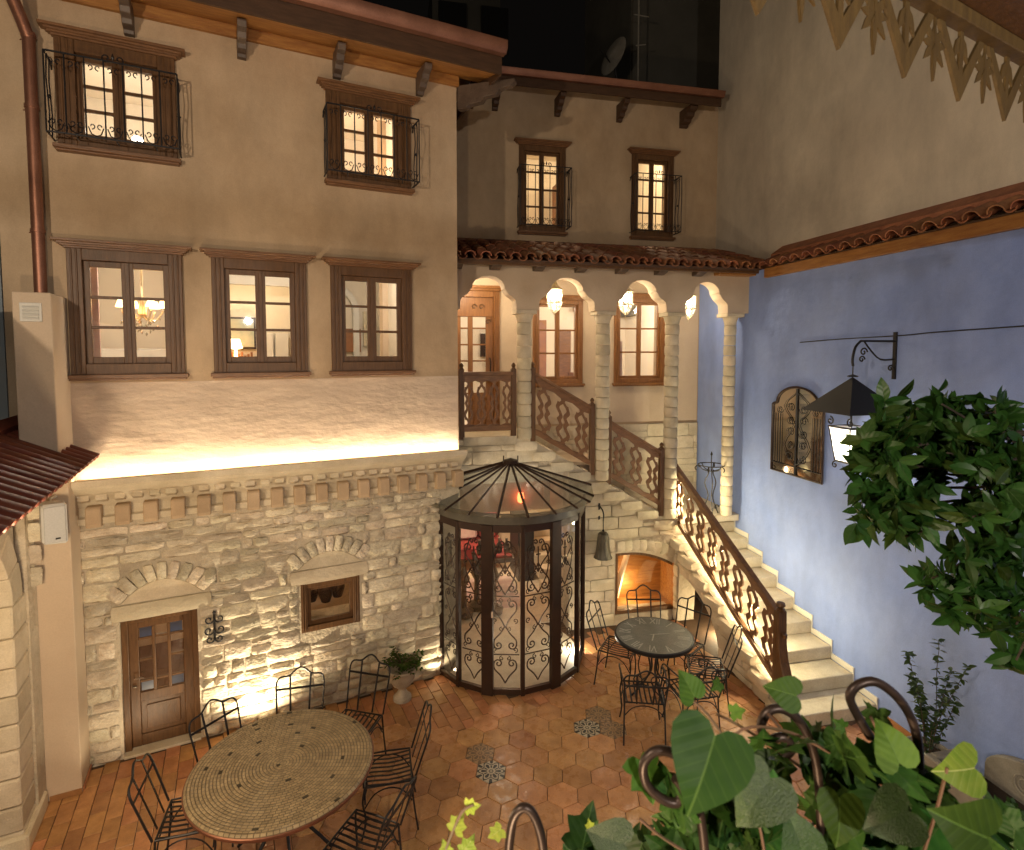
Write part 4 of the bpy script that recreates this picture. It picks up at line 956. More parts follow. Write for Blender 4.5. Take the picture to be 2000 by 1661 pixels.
MB().tube([(0, 0, 0), (.1, .1, -.5)], .02, 6).tube([(0, 0, -.2), (-.3, -.25, 0)], .012, 5).build('mount', M['iron'], DI)
AN = thing('antenna_mast', 'thin antenna mast beside the satellite dish against the dark sky', 'antenna', onY(1246, 150, 11.7))
MB().tube([(0, 0, -1), (0, 0, 2.2)], .018, 6).build('mast', M['greystone'], AN)
MB().tube([(-.1, 0, 1.2), (.2, 0, 1.15)], .012, 5).tube([(-.05, 0, .6), (.15, 0, .62)], .012, 5).build('crossbar', M['greystone'], AN)

# ------------------------------------------------------------------ balustrades
def baluster_mesh(h, wd, slope, t=.022):
    """lyre shaped board pair: two serpentine ribbons joined top and bottom"""
    m = MB(); n = 36; y0, y1 = -t/2, t/2
    def c(u):
        return wd*(.075+.16*math.exp(-((u-.15)/.1)**2)+.16*math.exp(-((u-.85)/.1)**2)+.055*math.exp(-((u-.5)/.06)**2)-.02*math.exp(-((u-.36)/.04)**2)-.02*math.exp(-((u-.64)/.04)**2))
    def outer(u):
        return c(u)+wd*(.165+.03*cos(u*pi*8))
    for s in (-1, 1):
        a = []; b = []
        for i in range(n+1):
            u = i/n; ci = c(u)-.03*wd
            if u < .07: ci = ci*sqrt(max(0, u/.07))*.98
            if u > .93: ci = ci*sqrt(max(0, (1-u)/.07))*.98
            xi, xo = s*max(.0005, ci), s*outer(u)
            z = h*(.13+.74*u)
            a.append((xi, z+slope*xi)); b.append((xo, z+slope*xo))
        m.strip(a, b, y0, y1)
    for zc, zr, sg in ((.13, 0, 1), (.87, 1, -1)):
        x1, x2 = wd*.2, wd*.5; z1, z2 = h*zc, h*zr
        m.strip([(-x1, z1-slope*x1+.004*sg), (-x1*.45, (z1*.6+z2*.4)-slope*x1*.45), (-x1*.6, (z1*.3+z2*.7)-slope*x1*.6), (-x2, z2-slope*x2)], [(x1, z1+slope*x1+.004*sg), (x1*.45, (z1*.6+z2*.4)+slope*x1*.45), (x1*.6, (z1*.3+z2*.7)+slope*x1*.6), (x2, z2+slope*x2)], y0+.001, y1-.001)
    return m
def balustrade(F, name, label, xa, xb_, ta, tb, ba, bb, y, n, posts, led=False, postw=.075):
    """ta/tb handrail top at xa/xb, ba/bb underside of the bottom rail"""
    r = at_frame(F, name, label, 'balustrade', 0, 0, 0)
    sl = (tb-ta)/(xb_-xa); sb = (bb-ba)/(xb_-xa)
    MB().strip([(xa, ta), (xb_, tb)], [(xa, ta-.05), (xb_, tb-.05)], y-.04, y+.04).build('handrail', M['woodx'], r, bevel=.008)
    MB().strip([(xa, ta-.051), (xb_, tb-.051)], [(xa, ta-.13), (xb_, tb-.13)], y-.016, y+.016).build('top_rail', M['woodx'], r, bevel=.003)
    MB().strip([(xa, ba+.08), (xb_, bb+.08)], [(xa, ba), (xb_, bb)], y-.03, y+.03).build('bottom_rail', M['woodx'], r, bevel=.005)
    h = (ta-.13)-(ba+.08); wd = (xb_-xa)/n; bm = None
    for i in range(n):
        x = xa+wd*(i+.5); z = ba+.08+sb*(x-xa)
        if bm is None: bm = baluster_mesh(h, wd*.98, (sl+sb)/2).build('baluster', M['woodx'], r, loc=(x, y, z))
        else: link_copy(bm, r, loc=(x, y, z))
    for (px_, zb, zt) in posts:
        p = MB().box(px_-postw/2, px_+postw/2, y-postw/2, y+postw/2, zb, zt-.07); p.build('post', M['wood'], r, bevel=.006)
        f = MB().lathe([(0, -.005), (.03, -.005), (.03, .01), (.02, .02), (.034, .045), (.03, .06), (.012, .085), (0, .09)], 12, (px_, y, zt-.07), cap=False); f.build('finial', M['wood'], r, smooth=40)
    if led: MB().strip([(xa+.05, ba+sb*.05-.004), (xb_-.05, bb-sb*.05-.004)], [(xa+.05, ba+sb*.05-.012), (xb_-.05, bb-sb*.05-.012)], y+.008, y+.02).build('led_strip', M['ledstair'], r)
    return r
balustrade(FB, 'porch_balustrade', 'short level fretwork balustrade on the porch landing before the glazed door', -4.46, -3.72, 3.92, 3.92, 3.07, 3.07, 0, 4, [(-4.47, 2.96, 4.03), (-3.715, 2.96, 4.03)])
balustrade(FB, 'stair_balustrade', 'upper sloping fretwork balustrade between the first and second stone columns', -3.40, -2.53, 3.91, 3.40, 3.0, 2.49, 0, 3, [(-3.43, 2.9, 4.04), (-2.51, 2.36, 3.5)])
balustrade(FB, 'stair_balustrade', 'middle sloping fretwork balustrade between the second and third stone columns', -2.21, -1.38, 3.17, 2.68, 2.3, 1.81, 0, 3, [(-2.24, 2.2, 3.31), (-1.37, 1.66, 2.79)])
r4 = balustrade(FC, 'stair_balustrade', 'longest sloping fretwork balustrade, lit from behind, running down beside the lower steps', -3.32, -.86, 2.44, 1.19, 1.56, .31, -1.06, 8, [(-3.36, 1.5, 2.56)], led=True)
nw = MB(); nw.prism([(-.86, 0), (-.86, 1.2), (-.77, 1.2), (-.76, .95), (-.75, .8), (-.71, .62), (-.62, .42), (-.58, .36), (-.6, .33), (-.55, .2), (-.58, .12), (-.6, 0)], -1.12, -1.0)
nw.build('newel_post', M['wood'], r4, bevel=.01)
MB().lathe([(0, 0), (.05, 0), (.05, .02), (.03, .03), (.055, .06), (.045, .09), (.0, .1)], 14, (-.81, -1.06, 1.2), cap=False).lathe([(0, -.03), (.03, -.02), (.03, .02), (0, .03)], 10, (-.73, -1.06, .93), cap=False).build('finial', M['wood'], r4, smooth=40)
MB().box(-3.31, -3.295, -1.0, -.985, 1.6, 2.3).build('led_strip', M['ledstair'], r4)
lamp('stair_lamp', FC.w(-2.0, -.95, 1.35), 13, (1, .86, .52), .04)
lamp('stair_lamp', FC.w(-3.0, -.95, 1.9), 12, (1, .86, .52), .04)
lamp('stair_lamp', FC.w(-1.2, -.95, .9), 12, (1, .86, .52), .04)

# ------------------------------------------------------------------ glazed booth
GB = thing('glass_booth', 'round brown framed glass booth with iron scroll grilles and a conical glass roof', 'porch booth', (BO[0], BO[1], 0))
ANG = [190, 212, 233, 256, 280, 305, 331, 357]; R0 = 1.03; HT = 2.12
VP = [(R0*cos(radians(a)), R0*sin(radians(a))) for a in ANG]
def scroll_panel(wd, h):
    g = MB(); r = .0095
    def heart(zc, s, k=1):
        for d in (-1, 1):
            q = [(0, 0, zc-s*k), (d*wd*.16, 0, zc-s*.45*k), (d*wd*.38, 0, zc+s*.05*k), (d*wd*.4, 0, zc+s*.45*k)]
            g.tube(smooth_path(q, 3), r, 4)
            g.tube([(d*(wd*.24)+x, 0, z) for x, _, z in [(p[0], 0, p[2]) for p in scroll(0, zc+s*.45*k, wd*.16, 1.25, 0 if d > 0 else pi, d*k, 12)]], r, 4)
    for zc, s, k in ((.22, .17, 1), (.62, .17, -1), (.62+.36, .2, 1), (1.38, .2, -1), (1.38+.3, .2, 1)): heart(zc*h/2.0, s, k)
    for zc in (.42, .8, 1.18, 1.52):
        for d in (-1, 1):
            g.tube([(d*wd*.36+p[0], 0, p[2]) for p in scroll(0, zc*h/2+.06, wd*.1, 1.1, -pi/2, d, 10)], .007, 4); g.tube([(d*wd*.12+p[0], 0, p[2]) for p in scroll(0, zc*h/2-.05, wd*.09, 1.1, pi/2, -d, 10)], .007, 4)
    for z in (.42, 1.18): g.tube([(-wd/2, 0, z*h/2), (wd/2, 0, z*h/2)], .008, 5)
    for d in (-1, 1):
        g.tube([(d*wd*.1+p[0], 0, p[2]) for p in scroll(0, h*.93, wd*.1, 1.1, 0 if d > 0 else pi, d, 10)], r, 4)
        g.tube(smooth_path([(d*wd*.2, 0, h*.93), (d*wd*.38, 0, h*.82), (d*wd*.3, 0, h*.7), (0, 0, h*.6)], 3), r, 4)
    g.tube([(0, 0, h*.74), (0, 0, h*.9)], .009, 5); g.tube([(-.03, 0, h*.85), (.03, 0, h*.85)], .009, 5)
    return g
for i, (x, y) in enumerate(VP):
    thick = i in (3, 5); wdt = .05 if not thick else .085
    a = radians(ANG[i])
    MB().box(-.03, .03, -wdt/2-(.03 if thick else 0), wdt/2+(.03 if thick else 0), 0, HT).build('post', M['bronze'], GB, bevel=.004, loc=(x, y, 0), rot=(0, 0, a))
    if i == len(VP)-1: break
    x2, y2 = VP[i+1]; L = hypot(x2-x, y2-y); an = atan2(y2-y, x2-x); cx_, cy_ = (x+x2)/2, (y+y2)/2
    MB().box(-L/2, L/2, -.025, .025, HT-.09, HT).build('top_rail', M['bronze'], GB, bevel=.003, loc=(cx_, cy_, 0), rot=(0, 0, an)); bay = MB().box(-L/2, L/2, -.025, .025, .01, .08).build('bottom_rail', M['bronze'], GB, bevel=.003, loc=(cx_, cy_, 0), rot=(0, 0, an))
    MB().add([(-L/2, 0, .08), (L/2, 0, .08), (L/2, 0, HT-.09), (-L/2, 0, HT-.09)], [(0, 1, 2, 3)]).build('pane', M['glass'], bay)
    scroll_panel(L-.08, HT-.2).build('scroll_grille', M['scrolliron'], bay, smooth=40, loc=(0, .03, .09))
MB().box(-.012, .012, -.05, -.02, 1.0, 1.08).build('lock', M['steel'], GB, loc=(VP[3][0]+.06, VP[3][1]-.03, 0))
rim = [(1.06*cos(radians(a)), 1.06*sin(radians(a))) for a in range(188, 362, 6)]
m = MB(); n = len(rim)
for z in (2.13, 2.26):
    for k in (1, .965): m.v += [(x*k, y*k, z) for x, y in rim]
for i in range(n-1):
    m.f += [(i, i+1, 2*n+i+1, 2*n+i), (n+i, 3*n+i, 3*n+i+1, n+i+1), (2*n+i, 2*n+i+1, 3*n+i+1, 3*n+i), (i, n+i, n+i+1, i+1)]
m.build('rim_band', pmat('dull_pewter_band', (.16, .15, .12), (.1, .09, .075), 6, .3, metal=.4), GB, smooth=40)
AP = (.03, .2, 2.66); ra = [172, 192, 210, 228, 246, 264, 282, 300, 318, 336, 352, 366]
RE = 1.17
def rp_(a, rr, z): return (rr*cos(radians(a)), rr*sin(radians(a)), z)
for i, a in enumerate(ra):
    e = rp_(a, RE if i not in (0,) else 1.2, 2.255 if i not in (0, 11) else 2.34)
    MB().tube([AP, e], .017 if i else .03, 4).build('rafter', M['bronze'], GB)
    if i < len(ra)-1:
        e2_ = rp_(ra[i+1], RE, 2.255 if i+1 != 11 else 2.34)
        MB().add([AP, e, e2_], [(0, 1, 2)]).build('roof_pane', M['glassdim'], GB)
MB().lathe([(0, 0), (.12, -.02), (.1, .02), (0, .05)], 12, (AP[0], AP[1], AP[2])).tube([(AP[0]-.1, AP[1], 2.66), (AP[0]-.1, AP[1], 2.74)], .01, 5).tube([(AP[0]+.1, AP[1], 2.66), (AP[0]+.1, AP[1], 2.74)], .01, 5).build('roof_cap', M['bronze'], GB)
# hallway seen through the booth: cream walls, red settee, dark cabinet, little red lamp
HL = at_frame(FB, 'basement_hall', 'warm cream hall with red upholstery seen through the glass booth', 'room')
m = MB(); m.box(-5.3, -2.0, 3.4, 3.45, 0, 2.5).box(-5.35, -5.3, .3, 3.4, 0, 2.5).box(-2.0, -1.95, 1.0, 3.4, 0, 2.5).box(-2.86, -2.8, .3, 1.0, 0, 2.5).box(-2.8, -1.95, 1.0, 1.05, 0, 2.5).box(-5.3, -1.95, .3, 3.4, 2.45, 2.5)
m.build('room', M['cream'], HL)
box(HL, 'hall_floor', M['tread'], -5.3, -2.0, .3, 3.4, -.008, .004); box(HL, 'rug', M['fabric'], -4.2, -3.3, .9, 2.2, .004, .012); MB().lathe([(0, .002), (.98, .002)], 32, cap=False).build('booth_floor', M['tread'], GB)
so = MB().box(-4.3, -3.3, 2.5, 3.2, .25, .5); so.build('settee_seat', M['red'], HL, bevel=.04); box(HL, 'settee_back', M['red'], -4.3, -3.3, 3.1, 3.3, .5, 1.0, .04)
box(HL, 'cushion', M['fabric'], -4.2, -3.8, 2.9, 3.08, .52, .85, .04); box(HL, 'cushion', M['red'], -3.75, -3.4, 2.9, 3.08, .52, .85, .04)
box(HL, 'cabinet', M['black'], -3.2, -2.9, 1.9, 2.6, 0, 1.15, .01); box(HL, 'table_runner', M['red'], -4.0, -3.4, 1.5, 1.9, .62, .66, .005); box(HL, 'low_table', M['black'], -4.05, -3.35, 1.45, 1.95, .55, .62, .01)
box(HL, 'picture_frame', M['bronze'], -4.3, -3.6, 3.36, 3.39, 1.4, 1.9, .01)
for i in range(7): box(HL, 'stair_step', M['tread'], -2.9, -2.1, 1.3+i*.25, 1.55+i*.25, i*.17, .17+i*.17, .008)
for i in range(3):
    MB().lathe([(0, 0), (.14, .02), (.16, .1), (.05, .16), (.04, .5), (.1, .62), (.02, .8), (0, .82)], 12, (-4.35+i*.24, .75+.22*(i % 2), 0)).build('iron_urn', M['belliron'], HL, smooth=40)
for i in range(5): MB().lathe([(0, 0), (.05, .02), (.06, .12), (.02, .2), (.025, .26), (0, .26)], 10, (-3.95+i*.12, 1.65+.05*(i % 2), .66 if i else .66)).build('vase', M['belliron'], HL, smooth=40)
MB().lathe([(0, -.1), (.05, -.07), (.06, .0), (.045, .08), (0, .1)], 14, (-3.32, 1.2, 1.75)).build('red_lamp_glass', M['bulbr'], HL, smooth=50)
MB().tube([(-3.32, 1.2, 1.85), (-3.32, 1.2, 2.45)], .006, 5).build('lamp_chain', M['gold'], HL)
lamp('hall_lamp', FB.w(-3.9, 1.6, 2.3), 55, (1, .78, .55), .1)
lamp('booth_fill_light', (BO[0], BO[1]-.1, 1.95), 7, (1, .85, .65), .1)  # fill light added at the booth centre, no fixture here
lamp('hall_lamp', FB.w(-3.3, 2.6, 1.9), 15, (1, .72, .45), .1)
lo = lamp('booth_uplight', (BO[0]-.8, BO[1]-.38, .08), 9, (1, .85, .55), .03); lo = lamp('booth_uplight', (BO[0]+.93, BO[1]+.02, .08), 5, (1, .9, .7), .03)

# ------------------------------------------------------------------ porch lanterns
def lantern(x, z, y, label):
    L = at_frame(FB, 'hanging_lantern', label, 'lantern', x, -y, z)
    g = MB(); r = .115
    for i in range(8):
        a = i*pi/4; c, s = cos(a), sin(a)
        g.tube([(r*c, r*s, .19), (r*c, r*s, 0), (r*1.1*c, r*1.1*s, -.01)], .006, 4); g.tube(smooth_path([(r*c, r*s, -.01), (r*.8*c, r*.8*s, -.08), (r*.35*c, r*.35*s, -.14), (.01*c, .01*s, -.16)], 2), .005, 4)
    g.lathe([(r-.004, .19), (r+.01, .19), (r+.01, .2), (r*.5, .25), (.03, .3), (.015, .33), (0, .33)], 16, cap=False)
    g.lathe([(r-.004, -.012), (r+.018, -.012), (r+.018, .004), (r-.004, .004)], 16, cap=False)
    g.lathe([(0, -.2), (.018, -.17), (0, -.14)], 8); g.tube([(0, 0, -.2), (0, 0, -.24)], .006, 4)
    g.build('lantern_cage', M['gold'], L, smooth=40)
    MB().lathe([(r-.01, 0), (r-.01, .19)], 16, cap=False).lathe([(r-.01, -.01), (r*.78, -.08), (r*.33, -.135), (.005, -.15)], 16, cap=False).build('glass_body', M['lampglass'], L, smooth=60)
    MB().lathe([(0, .06), (.03, .08), (.036, .12), (.02, .16), (0, .17)], 12).build('bulb', M['bulbw'], L, smooth=60)
    MB().tube([(0, 0, .33), (0, 0, max(.35, 5.66-z))], .006, 4).build('chain', M['gold'], L)
    lamp('lantern_light', FB.w(x, y, z+.1), 17, (1, .84, .6), .05)
for px, py, lab in ((1083, 586, 'glowing glass lantern hanging in the second porch arch from the left'), (1222, 590, 'glowing glass lantern hanging in the third porch arch'), (1345, 598, 'glowing glass lantern half hidden behind the arch nearest the blue wall')):
    x, z = FB.at(px, py, -.35); lantern(x, z-.04, .35, lab)
lamp('porch_lamp', FB.w(-4.3, .6, 5.2), 12, (1, .84, .6), .05)

# ------------------------------------------------------------------ iron chairs
def make_chair(arms=False):
    t = thing('iron_chair', 'black iron chair', 'chair')
    sw, sd, sh = .21, .2, .45; r = .009
    bk = lambda z: -sd-.02-.17*(z-sh)/.52     # the back leans
    for s in (-1, 1):
        MB().tube(smooth_path([(s*sw, sd, sh), (s*(sw+.015), sd+.02, sh-.12), (s*(sw-.005), sd-.005, .16), (s*(sw+.015), sd+.03, 0)], 3), r, 6).build('leg', M['iron'], t, smooth=40)
        MB().tube(smooth_path([(s*sw, -sd, sh), (s*(sw+.005), -sd-.015, .25), (s*(sw+.01), -sd-.05, 0)], 3), r, 6).build('leg', M['iron'], t, smooth=40)
        MB().tube(smooth_path([(s*sw, sd, .27), (s*sw, sd*.6, .38), (s*sw, 0, .42), (s*sw, -sd*.6, .38), (s*sw, -sd, .27)], 3), .006, 5).build('brace', M['iron'], t, smooth=40)
    for s in (-1, 1): MB().tube(smooth_path([(-sw, s*sd, .3), (-sw*.6, s*sd, .39), (0, s*sd, .42), (sw*.6, s*sd, .39), (sw, s*sd, .3)], 3), .006, 5).build('brace', M['iron'], t, smooth=40)
    MB().tube([(-sw, -sd, sh), (sw, -sd, sh), (sw+.005, 0, sh+.004), (sw, sd, sh), (-sw, sd, sh), (-sw-.005, 0, sh+.004)], r, 6, closed=True).build('seat_frame', M['iron'], t, smooth=40)
    n = 8
    for i in range(n):
        x = -sw+2*sw*(i+.5)/n
        sm_ = [(x, -sd, sh), (x, -sd*.5, sh-.012), (x, 0, sh-.016), (x, sd*.6, sh-.004), (x, sd, sh-.0)]
        MB().add([(p[0]+dx, p[1], p[2]+dz) for p in sm_ for dx, dz in ((-.009, .002), (.009, .002), (.009, -.002), (-.009, -.002))], [(4*k+a, 4*k+(a+1) % 4, 4*k+4+(a+1) % 4, 4*k+4+a) for k in range(4) for a in range(4)]).build('seat_slat', M['iron'], t)
    T = .97 if not arms else .9; bw = .215
    prof = [(-sw, sh), (-bw-.01, sh+.25), (-bw-.015, T-.13), (-bw+.02, T-.075), (-.11, T-.065), (-.05, T-.02), (0, T), (.05, T-.02), (.11, T-.065), (bw-.02, T-.075), (bw+.015, T-.13), (bw+.01, sh+.25), (sw, sh)]
    MB().tube(smooth_path([(x, bk(z), z) for x, z in prof], 3), r, 6).build('back_frame', M['iron'], t, smooth=40)
    for s in (-1, 1):
        x0, x1 = s*.085, s*.1; z1 = T-.06
        MB().add([(x+dx, bk(z)+dy, z) for x, z in ((x0, sh), (x1, z1)) for dx, dy in ((-.009, -.003), (.009, -.003), (.009, .003), (-.009, .003))], [(a, (a+1) % 4, 4+(a+1) % 4, 4+a) for a in range(4)]).build('back_bar', M['iron'], t)
    zc = sh+.34 if not arms else sh+.24
    MB().box(-bw-.01, bw+.01, bk(zc)-.004, bk(zc)+.004, zc-.01, zc+.01).build('cross_bar', M['iron'], t)
    if arms:
        for s in (-1, 1):
            MB().tube(smooth_path([(s*bw, bk(sh+.25), sh+.25), (s*(bw+.03), 0, sh+.24), (s*(bw+.02), sd-.02, sh+.21), (s*(bw+.02), sd+.03, sh+.15), (s*(bw+.01), sd-.01, sh+.12), (s*(bw+.01), sd-.05, sh+.15)], 3), r, 6).tube([(s*(bw+.025), sd*.3, sh+.23), (s*sw, sd*.5, sh)], r, 6).build('arm', M['iron'], t, smooth=40)
        for s in (-1, 1): MB().tube([(s*.04+p[0], bk(sh+.33), p[2]) for p in scroll(s*.06, sh+.33, .065, 1.2, -pi/2, -s, 14)], .007, 5).build('back_scroll', M['iron'], t, smooth=40)
    return t
TA = (-1.93, 4.60); TB = (1.74, 6.78)
chairs = [  # back top centre (floor plan), looks at, arms, label
 ((-2.98, 4.30), TA, 0, 'iron chair at the lower left of the mosaic table, nearest the plaster pier'),
 ((-2.80, 5.10), TA, 0, 'iron chair between the low brown door and the mosaic table'),
 ((-2.17, 5.66), TA, 0, 'iron chair in front of the bright uplit patch of stone wall'),
 ((-1.50, 5.90), (-1.75, 4.9), 0, 'iron chair at the mosaic table beside the stone urn with the fern'),
 ((-.74, 5.02), (-1.9, 4.75), 0, 'iron chair on the right of the mosaic table, seen side on'),
 ((-.80, 4.05), (-1.6, 4.35), 0, 'iron chair at the lower right of the mosaic table, cut by the frame bottom'),
 ((1.02, 7.22), (1.9, 6.75), 0, 'iron chair between the glass booth and the clock table'),
 ((1.82, 7.72), (1.8, 6.78), 0, 'iron chair behind the clock table against the amber niche window'),
 ((2.44, 7.36), (1.8, 6.7), 0, 'iron chair behind the clock table near the lit stair vault'),
 ((2.70, 6.52), (1.7, 6.72), 0, 'iron chair between the clock table and the foot of the stair wall'),
 ((1.40, 5.70), (1.52, 6.8), 1, 'iron armchair with scrolls, nearest the camera at the clock table'),
 ((2.08, 5.78), (1.85, 6.8), 1, 'iron armchair at the clock table half hidden by a green leaf')]
proto = {}
for (bx, by), (tx, ty), arms, lab in chairs:
    if arms not in proto: c = proto[arms] = make_chair(arms)
    else: c = copy_tree(proto[arms])
    dx, dy = tx-bx, ty-by; L = hypot(dx, dy); off = .39 if not arms else .37
    c.location = (bx+dx/L*off, by+dy/L*off, 0); c.rotation_euler = (0, 0, atan2(dy, dx)-pi/2)
    tag(c, lab, 'chair' if not arms else 'armchair', 'iron chairs around the %s table' % ('mosaic' if tx < 0 else 'clock'))
# mosaic table
t = thing('mosaic_table', 'large round stone mosaic table with a rolled rim on an iron base', 'table', (TA[0], TA[1], 0))
MB().lathe([(0, .70), (.7, .70), (.73, .712), (.735, .728), (.722, .742), (.7, .745), (.68, .74), (0, .74)], 72, cap=False).build('table_top', M['mosaic'], t, smooth=30)
MB().lathe([(.735, .69), (.742, .70), (.744, .72), (.735, .725), (.73, .7)], 72, cap=False).build('rim', M['copper'], t, smooth=40)
g = MB()
for i in range(6):
    a = i*pi/3
    g.tube([(x*cos(a), x*sin(a), z) for x, z in smooth_path([(.45, .7), (.25, .5), (.12, .3), (.3, .1), (.4, 0)], 3)], .014, 6)
    g2 = MB().tube([(x*cos(a), x*sin(a), z) for x, z in smooth_path([(.45, .7), (.25, .5), (.12, .3), (.3, .1), (.4, 0)], 3)], .014, 6); g2.build('leg', M['iron'], t, smooth=40)
MB().lathe([(.26, .35), (.27, .36), (.26, .37)], 24, cap=True).build('ring', M['iron'], t)
# clock table
t = thing('clock_table', 'round slate grey bistro table printed with a Roman numeral clock face', 'table', (TB[0], TB[1], 0)); t.rotation_euler.z = radians(-16)
MB().lathe([(0, .69), (.46, .69), (.475, .70), (.478, .735), (.47, .742), (.455, .744)], 56, cap=False).build('rim', M['iron'], t, smooth=40)
MB().lathe([(0, .735), (.456, .7425)], 56, cap=False).build('table_top', M['tablegrey'], t)
for i, nm in enumerate(['XII', 'I', 'II', 'III', 'IIII', 'V', 'VI', 'VII', 'VIII', 'IX', 'X', 'XI']):
    a = pi/2-i*pi/6; cu = bpy.data.curves.new('numeral', 'FONT'); cu.body = nm; cu.size = .18; cu.align_x = 'CENTER'; cu.align_y = 'CENTER'; cu.extrude = .0004
    o = bpy.data.objects.new('numeral', cu); COL.objects.link(o); dg = bpy.context.evaluated_depsgraph_get(); me_ = bpy.data.meshes.new_from_object(o.evaluated_get(dg)); bpy.data.objects.remove(o); me_.materials.clear(); me_.materials.append(M['chalk']); o = bpy.data.objects.new('numeral', me_); COL.objects.link(o); o.parent = t; o.location = (.34*cos(a), .34*sin(a), .7435); o.rotation_euler = (0, 0, a-pi/2); o.scale = (.62 if len(nm) < 4 else .5, 1.15, 1)
MB().box(-.05, .2, -.006, .006, .742, .745).build('clock_hand', M['chalk'], t, rot=(0, 0, radians(22))); MB().box(0, .17, -.007, .007, .742, .745).build('clock_hand', M['chalk'], t, rot=(0, 0, radians(-95)))
for i in range(4):
    a = i*pi/2+.5
    MB().tube([(x*cos(a), x*sin(a), z) for x, z in smooth_path([(.3, .69), (.12, .6), (.05, .4), (.06, .25), (.2, .08), (.3, 0)], 3)], .012, 6).tube([(p[0]*cos(a), p[0]*sin(a), p[2]) for p in scroll(.2, .55, .06, 1.1, 0, 1, 12)], .008, 5).build('leg', M['iron'], t, smooth=40)

# ------------------------------------------------------------------ urn with fern, bell, mirror, plant stand
def leaf_mesh(kind='lance', L=1.0):
    m = MB()
    if kind == 'lance': o = [(0, 0), (.1, .07), (.19, .22), (.24, .42), (.2, .64), (.1, .85), (0, 1.02)]
    elif kind == 'heart': o = [(0, 0), (.12, -.13), (.3, -.17), (.47, -.08), (.55, .12), (.5, .34), (.36, .58), (.18, .8), (0, 1.0)]
    else: o = [(0, 0), (.14, -.12), (.3, -.12), (.52, .0), (.46, .14), (.36, .22), (.44, .36), (.5, .52), (.34, .56), (.22, .62), (.12, .82), (0, 1.0)]
    n = len(o)
    for s in (1, -1):
        base = len(m.v)
        for x, y in o: m.v.append((s*x*L, y*L, (.3*x-.45*x*x-.22*(y-.4)**2)*L))
        for x, y in o: m.v.append((0, y*L, (-.0-.18*(y-.4)**2)*L)) if False else None
        sp_ = len(m.v)
        for x, y in o: m.v.append((0, max(0, y)*L, -.22*(max(0, y)-.4)**2*L))
        for k in range(n-1):
            f = (base+k, base+k+1, sp_+k+1, sp_+k); m.f.append(f if s > 0 else f[::-1])
    return m
def rdir(rng, up=0):
    from mathutils import Euler
    return (rng.uniform(-.9, .9), rng.uniform(-.6, .6), rng.uniform(0, 2*pi))
def xf_leaf(lm, pos, rot, s):
    from mathutils import Euler, Matrix
    R = Euler(rot).to_matrix()
    return [tuple((R @ Vector(v))*s+Vector(pos)) for v in lm.v]
rng = random.Random(5)
up_ = onz(783, 1362)
ur = thing('stone_urn', 'small carved stone urn standing by the wall left of the glass booth', 'urn', (-1.33, 6.66, 0))
ur.rotation_euler.z = .3
MB().lathe([(0, 0), (.11, 0), (.11, .04), (.08, .06), (.045, .12), (.05, .15), (.11, .19), (.15, .27), (.165, .36), (.18, .38), (.175, .4), (.15, .39), (0, .37)], 20, cap=False).build('urn_body', M['urn'], ur, smooth=50)
MB().lathe([(0, .375), (.15, .38)], 16, cap=False).build('soil', M['soil'], ur)
fe = thing('fern', 'bushy bright green fern growing in the stone urn', 'plant', (-1.33, 6.66, .38))
lm = leaf_mesh('lance'); m = MB(); st = MB()
for i in range(46):
    a = rng.uniform(0, 2*pi); el = rng.uniform(.15, 1.4); Lq = rng.uniform(.14, .28); pth = []
    for k in range(6):
        t_ = k/5; rr = Lq*t_*cos(el*(1-t_*.5)); z = Lq*t_*sin(el)-.1*t_*t_*Lq*3; pth.append((rr*cos(a), rr*sin(a), z+.02))
    st.tube(pth, .0025, 3)
    for k in range(1, 6):
        for s in (-1, 1):
            m.add(xf_leaf(lm, pth[k], (rng.uniform(-.4, .4), rng.uniform(-.4, .4), a-pi/2+s*1.0), .055), lm.f)
    m.add(xf_leaf(lm, pth[5], (0, 0, a-pi/2), .05), lm.f)
st.build('stem', M['vine'], fe); tag(m.build('foliage', M['green2'], fe), kind='stuff')
x, z = FB.at(1175, 1065, .1)
be = at_frame(FB, 'hanging_bell', 'old fluted bronze bell hanging from an iron bracket beside the booth', 'bell', x, .16, z)
m = MB(); seg = 28; prof = [(.0, .22), (.05, .215), (.075, .19), (.085, .12), (.095, 0), (.115, -.13), (.135, -.17), (.125, -.17), (.0, -.15)]
for i in range(seg):
    a = 2*pi*i/seg; k = 1+(.05 if i % 2 else -.0)
    for r_, zz in prof: m.v.append((r_*k*cos(a), r_*k*sin(a), zz))
n = len(prof)
for i in range(seg):
    j = (i+1) % seg
    for k in range(n-1): m.f.append((i*n+k, j*n+k, j*n+k+1, i*n+k+1))
m.build('bell_body', M['belliron'], be, smooth=35)
MB().tube([(0, 0, .21), (0, 0, .4)], .008, 5).lathe([(0, .22), (.02, .24), (0, .27)], 8).build('hanger', M['iron'], be)
MB().box(-.03, .0, .13, .158, .33, .62).tube(smooth_path([(-.015, .14, .58), (-.02, .0, .56), (0, -.01, .48), (0, 0, .38)], 3), .01, 6).build('bracket', M['iron'], be)
